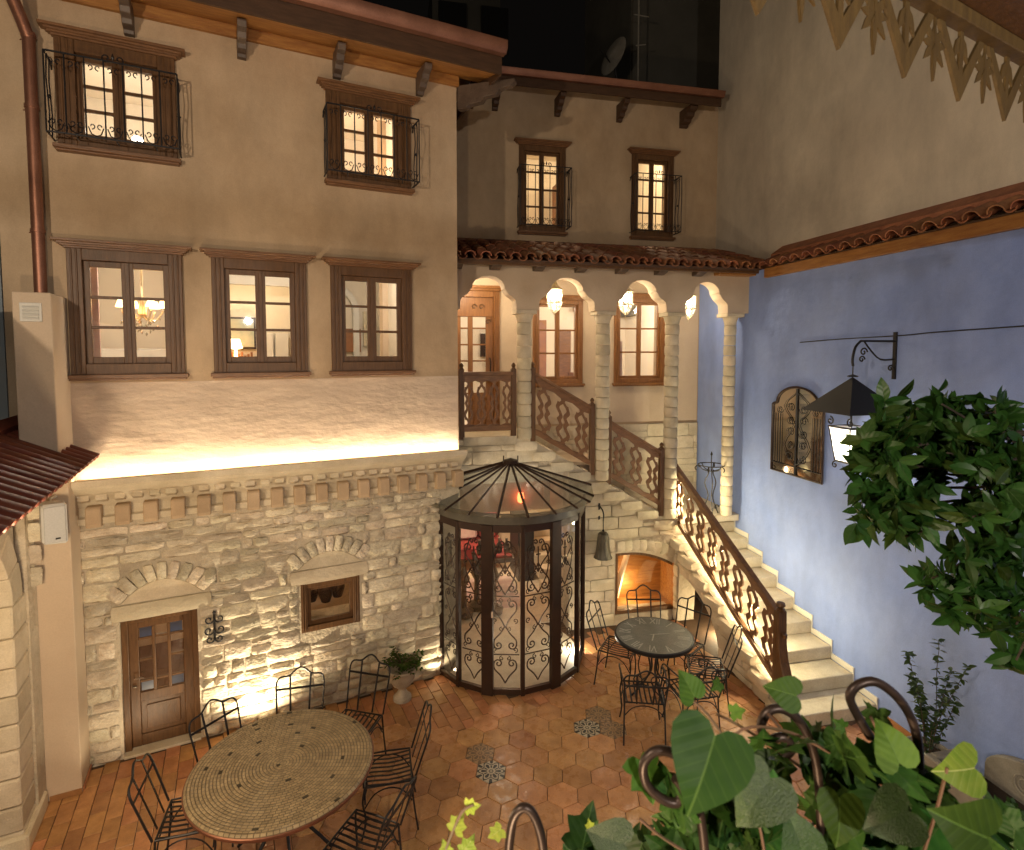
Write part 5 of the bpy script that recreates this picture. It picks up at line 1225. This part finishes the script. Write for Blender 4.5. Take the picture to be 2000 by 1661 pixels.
# arched gate mirror on the blue wall
mx0, mzb = FC.at(1508, 912, .02); mx1, _ = FC.at(1607, 938, .02)
mw = mx1-mx0; mc = (mx0+mx1)/2
mi = at_frame(FC, 'gate_mirror', 'arched wall mirror with black iron gate scrollwork on the blue wall', 'mirror', mc, .005, 2.5)
hw = mw/2; H1, H2 = .95, 1.22
outl = [(-hw, 0), (-hw, H1)]+[(-hw+.12*(1-cos(pi*i/8)), H1+.03*sin(pi*i/8)) for i in range(1, 4)]+[(hw*.82*cos(pi-pi*i/14), H1+.04+(H2-H1-.04)*sin(pi*i/14)) for i in range(0, 15)]+[(hw, H1), (hw, 0)]
MB().prism(outl[::-1], -.02, 0).build('mirror_glass', M['mirror'], mi)
MB().tube([(x, -.03, z) for x, z in outl], .016, 6, closed=True).build('frame', M['bronze'], mi, smooth=40)
g = MB().tube([(0, -.035, 0), (0, -.035, H2-.02)], .012, 5).tube([(-hw, -.035, .12), (hw, -.035, .12)], .007, 4)
for s in (-1, 1):
    for k in range(4): g.tube([(s*hw*(.62+.1*k), -.035, .12), (s*hw*(.62+.1*k), -.035, H1-.12)], .005, 4)
    for k in range(5):
        g.tube(scroll(s*hw*.25, .25+k*.17, .07, 1.2, 0 if k % 2 else pi, s, 12, -.035), .006, 4)
    g.tube(smooth_path([(s*.02, -.035, .15), (s*hw*.5, -.035, .4), (s*hw*.1, -.035, .7), (s*hw*.5, -.035, .95), (s*.02, -.035, H2-.08)], 3), .006, 4)
    g.tube(scroll(s*hw*.7, H1-.06, .06, 1.2, 0, s, 10, -.035), .006, 4)
g.build('scrollwork', M['iron'], mi, smooth=40)
cb = at_frame(FC, 'wall_line', 'thin dark line running along the blue wall beside the lantern bracket', 'dark_line')
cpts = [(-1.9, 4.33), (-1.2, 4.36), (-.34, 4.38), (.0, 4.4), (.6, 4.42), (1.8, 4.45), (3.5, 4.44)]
MB().tube(smooth_path([(x, -.012, z) for x, z in cpts], 4), .007, 5).build('dark_line', M['black'], cb, smooth=60)  # thin black tube drawn as a dark line along the wall
# iron plant stand on the landing
ps = thing('plant_stand', 'tall black wrought iron plant stand on the stair landing by the blue wall', 'stand', FC.w(-3.28, -.45, 1.6))
g = MB(); zz = .95
for i in range(3):
    a = i*2*pi/3+.4
    g.tube([(x*cos(a), x*sin(a), z) for x, z in smooth_path([(.16, 0), (.1, .12), (.04, .3), (.1, .5), (.04, .66), (.05, .72)], 3)], .009, 5)
    g.tube([(p[0]*cos(a), p[0]*sin(a), p[2]) for p in scroll(.12, .1, .05, 1, 0, 1, 10)], .007, 4)
for i in range(6):
    a = i*pi/3; g.tube([(x*cos(a), x*sin(a), z) for x, z in smooth_path([(.03, .7), (.14, .73), (.2, .8), (.26, .76), (.24, .72)], 3)], .008, 5)
g.tube([(.2*cos(a*pi/10), .2*sin(a*pi/10), .8) for a in range(20)], .008, 5, closed=True); g.tube([(0, 0, .7), (0, 0, .98)], .008, 5); g.lathe([(0, .94), (.02, .97), (0, 1.02)], 6)
g.build('scrollwork', M['iron'], ps, smooth=40)

# ------------------------------------------------------------------ arcade building on the far left (at right angles to the house)
LB = at_frame(FA, 'arcade_building', 'stone arcade on the far left with a red tiled lean-to roof', 'building')
LX0, LX1 = -4.3, -3.93
hts = [.0, .2, .42, .66, .9, 1.12, 1.36, 1.6, 1.85, 2.12]
for a_, b_ in zip(hts, hts[1:]):
    o = MB().box(LX0, LX1-random.uniform(0, .012), -.97-random.uniform(0, .015), -.62, a_+.004, b_-.006).build('stone', M['ashlar'], LB, bevel=.014)
MB().box(LX0-.02, LX1+.03, -1.0, -.42, -.01, .16).build('plinth', M['ashlar'], LB, bevel=.02)
MB().box(LX0, LX1+.01, -.62, -.385, 0, 3.2).build('wall_face', M['mortar'], LB)
rc, rz_, cyc = 1.35, 1.05, 2.32
nv = 11
for i in range(nv):
    a0 = pi*i/nv; a1 = pi*(i+1)/nv-.008
    aa = [a0+(a1-a0)*k/3 for k in range(4)]
    MB().strip([(cyc-rc*cos(t), 2.12+rz_*sin(t)*.82) for t in aa], [(cyc-(rc+.26)*cos(t), 2.12+(rz_+.26)*sin(t)*.86) for t in aa], LX0, LX1-.005*(i % 3)).build('voussoir', M['ashlar'], LB, rot=(0, 0, -pi/2), bevel=.01)
m = MB(); aa = [pi*k/24 for k in range(25)]
m.strip([(cyc-(rc+.2)*cos(t), 2.12+(rz_+.2)*sin(t)*.84) for t in aa], [(cyc-(rc+.2)*cos(t), 3.2) for t in aa], LX0+.01, LX1-.03).build('wall_face', M['mortar'], LB, rot=(0, 0, -pi/2))
for k in range(5): stone(LB, LX1-.01, -.5, 2.2+k*.2, .2, .17, .03, M['stone'], .02)
MB().box(-4.9, -4.85, -4, -.4, 0, 3.0).build('inner_wall', M['greystone'], LB)
MB().box(-4.6, -4.06, -6.5, -.66, 3.3, 4.66).build('parapet_wall', M['white'], LB, bevel=.004)
MB().prism([(-4.055, 3.47), (-4.02, 3.5), (-4.0, 3.55), (-4.058, 3.62)], -6.5, -.0).build('flashing', M['redtile'], LB)
MB().prism([(-4.06, 3.42), (-3.5, 3.14), (-3.5, 3.17), (-4.06, 3.46)], -6.5, -.15).build('roof_boarding', M['wood'], LB)
sl_ = math.atan2(.29, .57)
tm = tilem(.66, .066).build('roof_tile', M['redtile'], LB, smooth=45)
for i in range(30):
    o = tm if i == 0 else link_copy(tm, LB)
    o.location = (-3.46, -.22-i*.15, 3.17); o.rotation_euler = (sl_, 0, pi/2)
u = MB()
for i in range(30):
    q = tilem(.6, .05, -1).v; q2 = [(-b*cos(sl_)+c*sin(sl_)*0, a, b*sin(sl_)+c) for a, b, c in q]
    u.add([(a-3.48, b-.295-i*.15, c+3.2) for a, b, c in q2], tilem(.6, .05, -1).f)
tag(u.build('gutter_tile', M['redtile'], LB, smooth=45), kind='stuff')
MB().box(-3.96, -3.9, -1.9, -.4, -.005, .012).build('threshold', M['brick'], LB)
NL = at_frame(FA, 'tall_left_building', 'tall building with pale blue weathered render at the far left edge', 'building')
MB().box(-7.0, -4.135, -.1, 2.5, 3.0, 12).build('wall_face', pmat('grey_blue_render', (.2, .25, .3), (.3, .28, .22), 1.2, .9, bump=.01, bscale=5), NL)
for z in (4.9, 5.9, 6.7): box(NL, 'string_course', M['greystone'], -7.0, -4.14, -.13, -.101, z, z+.05, .004)

# ------------------------------------------------------------------ wall lantern with a black pyramid hood
WL = at_frame(FC, 'wall_lantern', 'large lit wall lantern under a black pyramid hood on a scrolled bracket', 'lantern', -.42, 0, 0)
g = MB(); g.box(-.02, .02, -.02, 0, 3.9, 4.42); g.tube([(0, -.02, 4.32), (0, -.46, 4.32)], .012, 6)
g.tube(smooth_path([(0, -.02, 4.12), (0, -.2, 4.12), (0, -.33, 4.22), (0, -.42, 4.32)], 3), .01, 6).tube(smooth_path([(0, -.46, 4.32), (0, -.53, 4.25), (0, -.56, 4.12), (0, -.55, 4.05)], 3), .014, 6)
for cy, cz, r_ in ((-.42, 4.2, .05), (-.44, 4.12, .04), (-.06, 4.02, .04)): g.tube([(0, cy+p[0], p[2]) for p in scroll(0, cz, r_, 1.2, 0, 1, 12)], .009, 5)
g.tube([(0, -.55, 4.06), (0, -.55, 3.92)], .007, 5); g.build('bracket', M['iron'], WL, smooth=40)
q = .35; cy = -.55
MB().add([(0, cy, 3.93), (-q, cy-q, 3.55), (q, cy-q, 3.55), (q, cy+q, 3.55), (-q, cy+q, 3.55)], [(0, 1, 2), (0, 2, 3), (0, 3, 4), (0, 4, 1)]).build('hood', M['black'], WL)
MB().lathe([(.05, 3.93), (.055, 3.94), (0, 3.96)], 8, (0, cy, 0)).build('hood_cap', M['iron'], WL)
g = MB(); wt, wb_ = .15, .1
for sx in (-1, 1):
    for sy in (-1, 1): g.tube([(sx*wt, cy+sy*wt, 3.38), (sx*wb_, cy+sy*wb_, 3.0)], .01, 4)
    g.tube([(p[0]+sx*.14, cy-.14, p[2]) for p in scroll(0, 3.44, .05, 1.2, pi/2, sx, 12)], .009, 5); g.tube([(p[0]+sx*.1, cy-.1, p[2]) for p in scroll(0, 2.95, .04, 1.2, pi/2, -sx, 12)], .008, 5)
for ww, z in ((wt, 3.38), (wb_, 3.0)): g.tube([(-ww, cy-ww, z), (ww, cy-ww, z), (ww, cy+ww, z), (-ww, cy+ww, z)], .011, 4, closed=True)
g.tube([(0, cy, 3.38), (0, cy, 3.9)], .012, 5); g.build('lantern_frame', M['iron'], WL, smooth=40)
for k in range(4):
    a = k*pi/2; R_ = lambda x, y: (x*cos(a)-y*sin(a), cy+x*sin(a)+y*cos(a))
    MB().add([(*R_(-wt, -wt), 3.38), (*R_(wt, -wt), 3.38), (*R_(wb_, -wb_), 3.0), (*R_(-wb_, -wb_), 3.0)], [(0, 1, 2, 3)]).build('lantern_pane', M['lampglass2'], WL)
MB().lathe([(0, 3.1), (.04, 3.13), (.045, 3.2), (0, 3.27)], 12, (0, cy, 0)).build('bulb', M['bulbw'], WL, smooth=60)
lamp('wall_lantern_light', FC.w(-.42, cy, 3.2), 50, (1, .92, .8), .05)

# ------------------------------------------------------------------ potted shrub and stone trough by the blue wall
pot = thing('flower_pot', 'patterned stoneware pot at the foot of the blue wall', 'pot', (4.02, 5.28, 0))
MB().lathe([(0, 0), (.15, 0), (.19, .3), (.2, .33), (.21, .34), (.205, .36), (.185, .36), (.18, .3), (0, .3)], 24, cap=False).build('pot_body', M['greystone'], pot, smooth=50)
MB().lathe([(0, .31), (.18, .315)], 20, cap=False).build('soil', M['soil'], pot)
shr = thing('potted_shrub', 'thin stemmed shrub with small glossy leaves growing in the stoneware pot', 'shrub', (4.02, 5.28, .3))
st = MB(); m = MB(); lm = leaf_mesh('lance')
for i in range(9):
    a = rng.uniform(0, 2*pi); rr = rng.uniform(.12, .38); hh = rng.uniform(.55, 1.12)
    pth = smooth_path([(0.02*cos(a), .02*sin(a), 0), (rr*.35*cos(a), rr*.35*sin(a), hh*.4), (rr*.7*cos(a+.3), rr*.7*sin(a+.3), hh*.75), (rr*cos(a+.3), rr*sin(a+.3), hh)], 5)
    pth = [(min(p[0], .2), p[1], p[2]) for p in pth]
    st.tube(pth, .006, 4, taper=.4)
    for k, p in enumerate(pth):
        if k < 4 and rng.random() < .6: continue
        for _ in range(4): m.add(xf_leaf(lm, p, (rng.uniform(-.6, .6), rng.uniform(-.6, .6), rng.uniform(0, 2*pi)), rng.uniform(.05, .085)), lm.f)
st.build('stem', M['bark'], shr); tag(m.build('foliage', M['green'], shr), kind='stuff')
tr = at_frame(FC, 'stone_trough', 'grey stone fountain trough with a rounded carved back slab at the lower right', 'trough', 0, 0, 0)
MB().box(.55, 2.4, -.62, -.56, 0, .42).box(.55, 2.4, -.1, -.02, 0, .42).build('trough_side', M['greystone'], tr, bevel=.012) if False else None
box(tr, 'trough_side', M['greystone'], .62, 2.5, -.6, -.53, 0, .42, .012); box(tr, 'trough_side', M['greystone'], .62, .7, -.529, -.12, 0, .42, .012); box(tr, 'water_bed', M['soil'], .7, 2.5, -.53, -.12, 0, .25)
bs = [(.8, 0), (.8, .35)]+[(1.45-.65*cos(pi*i/16), .38+.26*sin(pi*i/16)) for i in range(17)]+[(2.1, 0)]
MB().prism(bs[::-1], -.11, -.02).build('back_slab', M['greystone'], tr, bevel=.01)
for r_ in (.05, .085): MB().tube([(1.15+r_*cos(a*pi/8), -.115, .42+r_*sin(a*pi/8)) for a in range(16)], .012, 5, closed=True).build('carved_ring', M['greystone'], tr, smooth=50)

# ------------------------------------------------------------------ orange tree reaching in from the right
def add_leaves(parent, rosettes, lm, mat, size, maxobj, name='leaf', per=7, spread=1.0):
    cand = []
    for (p, n_) in rosettes:
        ax = Vector((rng.gauss(0, 1), rng.gauss(0, 1), rng.gauss(-.15, .8))).normalized(); a0 = rng.uniform(0, 6)
        quat = ax.to_track_quat('Z', 'Y')
        from mathutils import Euler
        for k in range(n_):
            e = Euler((rng.uniform(.1, .9)*spread, rng.uniform(-.4, .4), a0+k*2*pi/n_*1.3), 'XYZ').to_quaternion()
            q = quat @ Euler((0, 0, a0+k*2.4)).to_quaternion() @ Euler((rng.uniform(-.1, 1.0)*spread, rng.uniform(-.5, .5), 0)).to_quaternion()
            cand.append((p, q, size*rng.choice((.45, .7, .85, 1, 1.15, 1.3))))
    cand.sort(key=lambda c: (Vector(c[0])-Vector((0, 0, CAMH))).length/c[2])
    base = None; rest = MB()
    for i, (p, q, s) in enumerate(cand):
        if i < maxobj:
            if base is None: base = lm.build(name, mat, parent, smooth=60); o = base
            else: o = link_copy(base, parent)
            o.location = Vector(p)-parent.location; o.rotation_euler = q.to_euler(); o.scale = (s, s, s)
        else: rest.add([tuple((q @ Vector(v))*s+Vector(p)-parent.location) for v in lm.v], lm.f)
    if rest.v: tag(rest.build('foliage', mat, parent, smooth=60), kind='stuff')
OT = thing('orange_tree', 'orange tree branch with glossy dark leaves hanging in front of the lantern and blue wall', 'tree', (3.4, 2.4, 0))
rel = lambda p: (p[0]-3.4, p[1]-2.4, p[2])
MB().tube([rel(p) for p in smooth_path([(3.4, 2.4, 0), (3.35, 2.42, 1.5), (3.3, 2.4, 2.6), (3.1, 2.5, 3.4), (2.7, 2.55, 3.75)], 4)], .07, 8, taper=.4).build('trunk', M['bark'], OT, smooth=50)
clus = [(1722, 858, 42), (1722, 905, 34), (1755, 825, 48), (1840, 800, 40), (1800, 850, 45), (1925, 805, 32), (1880, 830, 30), (1730, 950, 55), (1790, 920, 48), (1775, 1000, 48), (1705, 990, 36), (1765, 1050, 22), (1690, 1015, 22), (1870, 910, 26),
        (1895, 870, 30), (1960, 900, 36), (1925, 945, 32), (1965, 980, 50), (1900, 1010, 28), (1990, 1060, 60), (1930, 1090, 48), (1880, 1120, 42), (1820, 1130, 26), (1950, 1160, 55), (1880, 1180, 38), (1985, 1220, 45), (1985, 1290, 24), (1840, 760+30, 20), (1965, 850, 36), (1990, 945, 40), (1850, 885, 26), (1905, 900, 26)]
ros = []; br = MB(); tips = []
for (px, py, r_) in clus:
    Yc = 2.5+rng.uniform(-.12, .12); c0 = onY(px, py, Yc); tips.append(c0)
    for _ in range(max(2, int(r_*r_/108))):
        a = rng.uniform(0, 2*pi); q_ = sqrt(rng.random())*r_
        ros.append((onY(px+q_*cos(a), py+q_*sin(a), Yc+rng.uniform(-.18, .18)), rng.choice((5, 6, 7))))
for p in tips:
    mid = ((p[0]+2.75)/2, 2.55, (p[2]+3.7)/2-.05)
    br.tube([rel(q_) for q_ in smooth_path([(2.75, 2.55, 3.72), mid, p], 4)], .011, 5, taper=.4)
br.tube([rel(q_) for q_ in smooth_path([onY(2040, 850, 2.5), onY(1940, 845, 2.5), onY(1860, 860, 2.5), onY(1790, 870, 2.5)], 4)], .014, 6, taper=.5)
br.build('branch', M['bark'], OT, smooth=50)
add_leaves(OT, ros, leaf_mesh('lance'), M['citrus'], .088, 298)

# ------------------------------------------------------------------ terrace eave with fretwork, top right
TE = thing('terrace_roof', 'timber terrace eave at the top right with a hanging fretwork valance', 'roof', (*onY(1775, -6, 1.62),))
TE.rotation_euler.z = radians(29)
box(TE, 'edge_strip', M['fret'], -2.2, 4, -.035, .012, -.012, .029, .003)
for k in range(9): box(TE, 'soffit_board', M['wood'], -2.2, 4, -.0-(k+1)*.14, -.003-k*.14, .03, .05, .003)
box(TE, 'rafter', M['wood'], 1.0, 1.09, -1.2, -.05, -.05, .03, .004)
box(TE, 'ceiling_light', M['plastic'], .52, .7, -.3, -.2, -.02, .028, .01)
va = []
def petal(L, wd): return [(0, 0), (wd*.5, -L*.35), (wd*.42, -L*.6), (0, -L), (-wd*.42, -L*.6), (-wd*.5, -L*.35)]
per = .305
def rotp(P, a, ox, oz): return [(ox+x*cos(a)-z*sin(a), oz+x*sin(a)+z*cos(a)) for x, z in P]
for i in range(-6, 9):
    x = i*per+.0; D = .215; yy = .0
    m = MB(); t = .026
    m.strip([(x-per*.46, -.01), (x, -D)], [(x-per*.46+t*1.3, -.01), (x, -D+t*2.6)], yy, yy+.01); m.strip([(x+per*.46-t*1.3, -.01), (x, -D+t*2.6)], [(x+per*.46, -.01), (x, -D)], yy, yy+.0098)
    m.box(x-.011, x+.011, yy+.001, yy+.009, -D+.045, -.01)
    m.build('fretwork_chevron', M['fret'], TE)
    m = MB()
    for a in (-.5, 0, .5): m.prism(rotp(petal(.09, .03), a, x, -.02), yy+.002, yy+.008)
    m.build('fretwork_fan', M['fret'], TE)
    x += per/2; m = MB(); m.box(x-.004, x+.004, yy+.002, yy+.008, -.08, -.01)
    for k in range(8): m.prism(rotp(petal(.075 if k % 2 else .06, .026), k*pi/4, x, -.085), yy+.002+.0004*k, yy+.008)
    m.prism(rotp(petal(.1, .02), .0, x, -.09), yy+.001, yy+.009)
    m.build('fretwork_star', M['fret'], TE)

# ------------------------------------------------------------------ iron scrolls and climbing plants right in front
RL = thing('iron_scroll_railing', 'row of thick brown iron scroll hoops on the balcony edge nearest the camera', 'railing', (0, 1.0, 3.2))
def rl(pts, Y=1.0): return [(lambda q: (q[0], q[1]-1.0, q[2]-3.2))(onY(px, py, Y)) for px, py in pts]
hoops = [([(997, 1720), (994, 1661), (1003, 1600), (1022, 1578), (1042, 1592), (1058, 1640), (1066, 1720)], 1.0),
         ([(1318, 1520), (1335, 1545), (1322, 1568), (1292, 1560), (1262, 1530), (1258, 1490), (1285, 1466), (1325, 1480), (1355, 1540), (1372, 1620), (1380, 1720)], .98),
         ([(1530, 1480), (1546, 1462), (1530, 1440), (1500, 1445), (1486, 1420), (1500, 1390), (1530, 1386), (1566, 1415), (1592, 1480), (1602, 1570), (1605, 1700)], 1.05),
         ([(1700, 1440), (1676, 1400), (1660, 1362), (1676, 1338), (1712, 1333), (1756, 1366), (1786, 1420), (1795, 1490), (1790, 1560), (1778, 1700)], 1.05)]
for pts, Y in hoops: MB().tube(smooth_path(rl(pts, Y), 5), .0085, 10).build('scroll_hoop', M['scrolliron'], RL, smooth=60)
MB().tube(rl([(900, 1760), (1300, 1735), (1900, 1700)], 1.0), .012, 8).build('rail', M['scrolliron'], RL, smooth=60)
IV = thing('trailing_ivy', 'mass of dark ivy leaves and red stems trailing through the balcony scrolls', 'ivy', (.5, 1.0, 3.2))
ros = []
for (px, py, r_, n_) in [(1500, 1600, 70, 16), (1400, 1560, 50, 9), (1640, 1560, 70, 16), (1760, 1620, 70, 15), (1850, 1600, 60, 12), (1560, 1500, 50, 9), (1660, 1480, 40, 6), (1720, 1520, 50, 9), (1450, 1640, 60, 13), (1330, 1640, 50, 10), (1230, 1655, 40, 7), (1600, 1650, 80, 16), (1700, 1650, 70, 14), (1820, 1550, 30, 4), (1900, 1650, 50, 8), (1470, 1450, 25, 3), (1290, 1580, 30, 4), (1340, 1345, 8, 0), (1130, 1665, 30, 3), (1600, 1420, 30, 3), (1700, 1400, 15, 2), (1950, 1650, 50, 12), (1980, 1610, 30, 5), (1420, 1600, 60, 10), (1780, 1560, 50, 9)]:
    for _ in range(n_):
        a = rng.uniform(0, 2*pi); q_ = sqrt(rng.random())*r_
        ros.append((onY(px+q_*cos(a), py+q_*sin(a), rng.uniform(.95, 1.35)), rng.choice((2, 3))))
IVr = (.5, 1.0, 3.2)
add_leaves(IV, [r for k, r in enumerate(ros) if k % 5 < 3], leaf_mesh('ivy'), M['ivyleaf'], .068, 296, spread=.8)
def stemp(pts, Y, r_=.0028): return [(lambda q: (q[0]-IVr[0], q[1]-IVr[1], q[2]-IVr[2]))(onY(px, py, Y)) for px, py in pts]
for pts, Y in ([(1380, 1500), (1450, 1425), (1540, 1430), (1620, 1470)], 1.0), ([(1330, 1350), (1400, 1420), (1500, 1600), (1520, 1700)], 1.02), ([(1430, 1500), (1480, 1600), (1500, 1720)], .9), ([(1700, 1400), (1740, 1500), (1700, 1600), (1720, 1720)], 1.1), ([(1500, 1395), (1530, 1430), (1540, 1440)], 1.02), ([(870, 1661), (900, 1590), (925, 1572)], 1.0), ([(1850, 1500), (1830, 1580), (1800, 1680)], .95), ([(1250, 1600), (1300, 1640), (1400, 1700)], 1.0), ([(1560, 1620), (1700, 1580), (1850, 1640)], 1.1), ([(1400, 1395), (1480, 1440), (1650, 1560)], 1.1):
    MB().tube(smooth_path(stemp(pts, Y), 5), .0028, 5).build('stem', M['vine'], IV, smooth=60)
# particular large leaves: px, py, width px, distance, tilt, material, kind
big = [(1378, 1500, 175, .75, 2.7, 'green2', 'heart'), (1345, 1340, 62, 1.0, .4, 'green2', 'heart'), (1530, 1352, 70, 1.0, 1.4, 'green2', 'heart'), (1262, 1520, 90, 1.0, 3.3, 'green2', 'ivy'), (1875, 1505, 100, .95, 1.6, 'lime', 'heart'), (1890, 1620, 150, .75, 1.1, 'green2', 'heart'), (1740, 1455, 90, 1.0, .3, 'green2', 'heart'),
       (1640, 1600, 100, .9, 2.9, 'green2', 'heart'), (1480, 1560, 130, .8, 2.5, 'green', 'heart'), (1190, 1640, 90, .95, 1.4, 'green', 'heart'), (1560, 1640, 110, .85, .2, 'green', 'heart'), (1740, 1600, 110, .85, 2.1, 'green', 'heart'), (1500, 1540, 80, .95, .8, 'green2', 'ivy'),
       (895, 1608, 44, 1.0, 5.9, 'lime', 'ivy'), (922, 1575, 34, 1.0, 4.9, 'lime', 'ivy'), (968, 1628, 38, 1.0, 2.2, 'lime', 'ivy'), (915, 1650, 40, 1.0, 5.6, 'lime', 'ivy'), (870, 1655, 30, 1.0, .6, 'lime', 'ivy'), (1152, 1612, 22, 1.0, .3, 'lime', 'ivy'), (1400, 1340, 30, 1.0, 2.0, 'green2', 'ivy'), (1640, 1415, 30, 1.0, 1.0, 'green2', 'ivy'), (1440, 1390, 34, 1.0, 5.0, 'green2', 'ivy')]
for px, py, wpx, Y, tilt, mt_, kd in big:
    s = wpx*Y/1110/1.1; q_ = onY(px, py, Y)
    L_ = leaf_mesh(kd); L_.v = [(x, y-.4, z) for x, y, z in L_.v]
    o = L_.build('leaf', M[mt_], IV, smooth=60, loc=(q_[0]-IVr[0], q_[1]-IVr[1], q_[2]-IVr[2])); o.scale = (s, s, s*1.6)
    from mathutils import Euler
    nrm = Vector((rng.uniform(-.35, .35), -1, rng.uniform(.2, .7))).normalized()
    o.rotation_euler = (nrm.to_track_quat('Z', 'Y') @ Euler((0, 0, tilt)).to_quaternion()).to_euler()
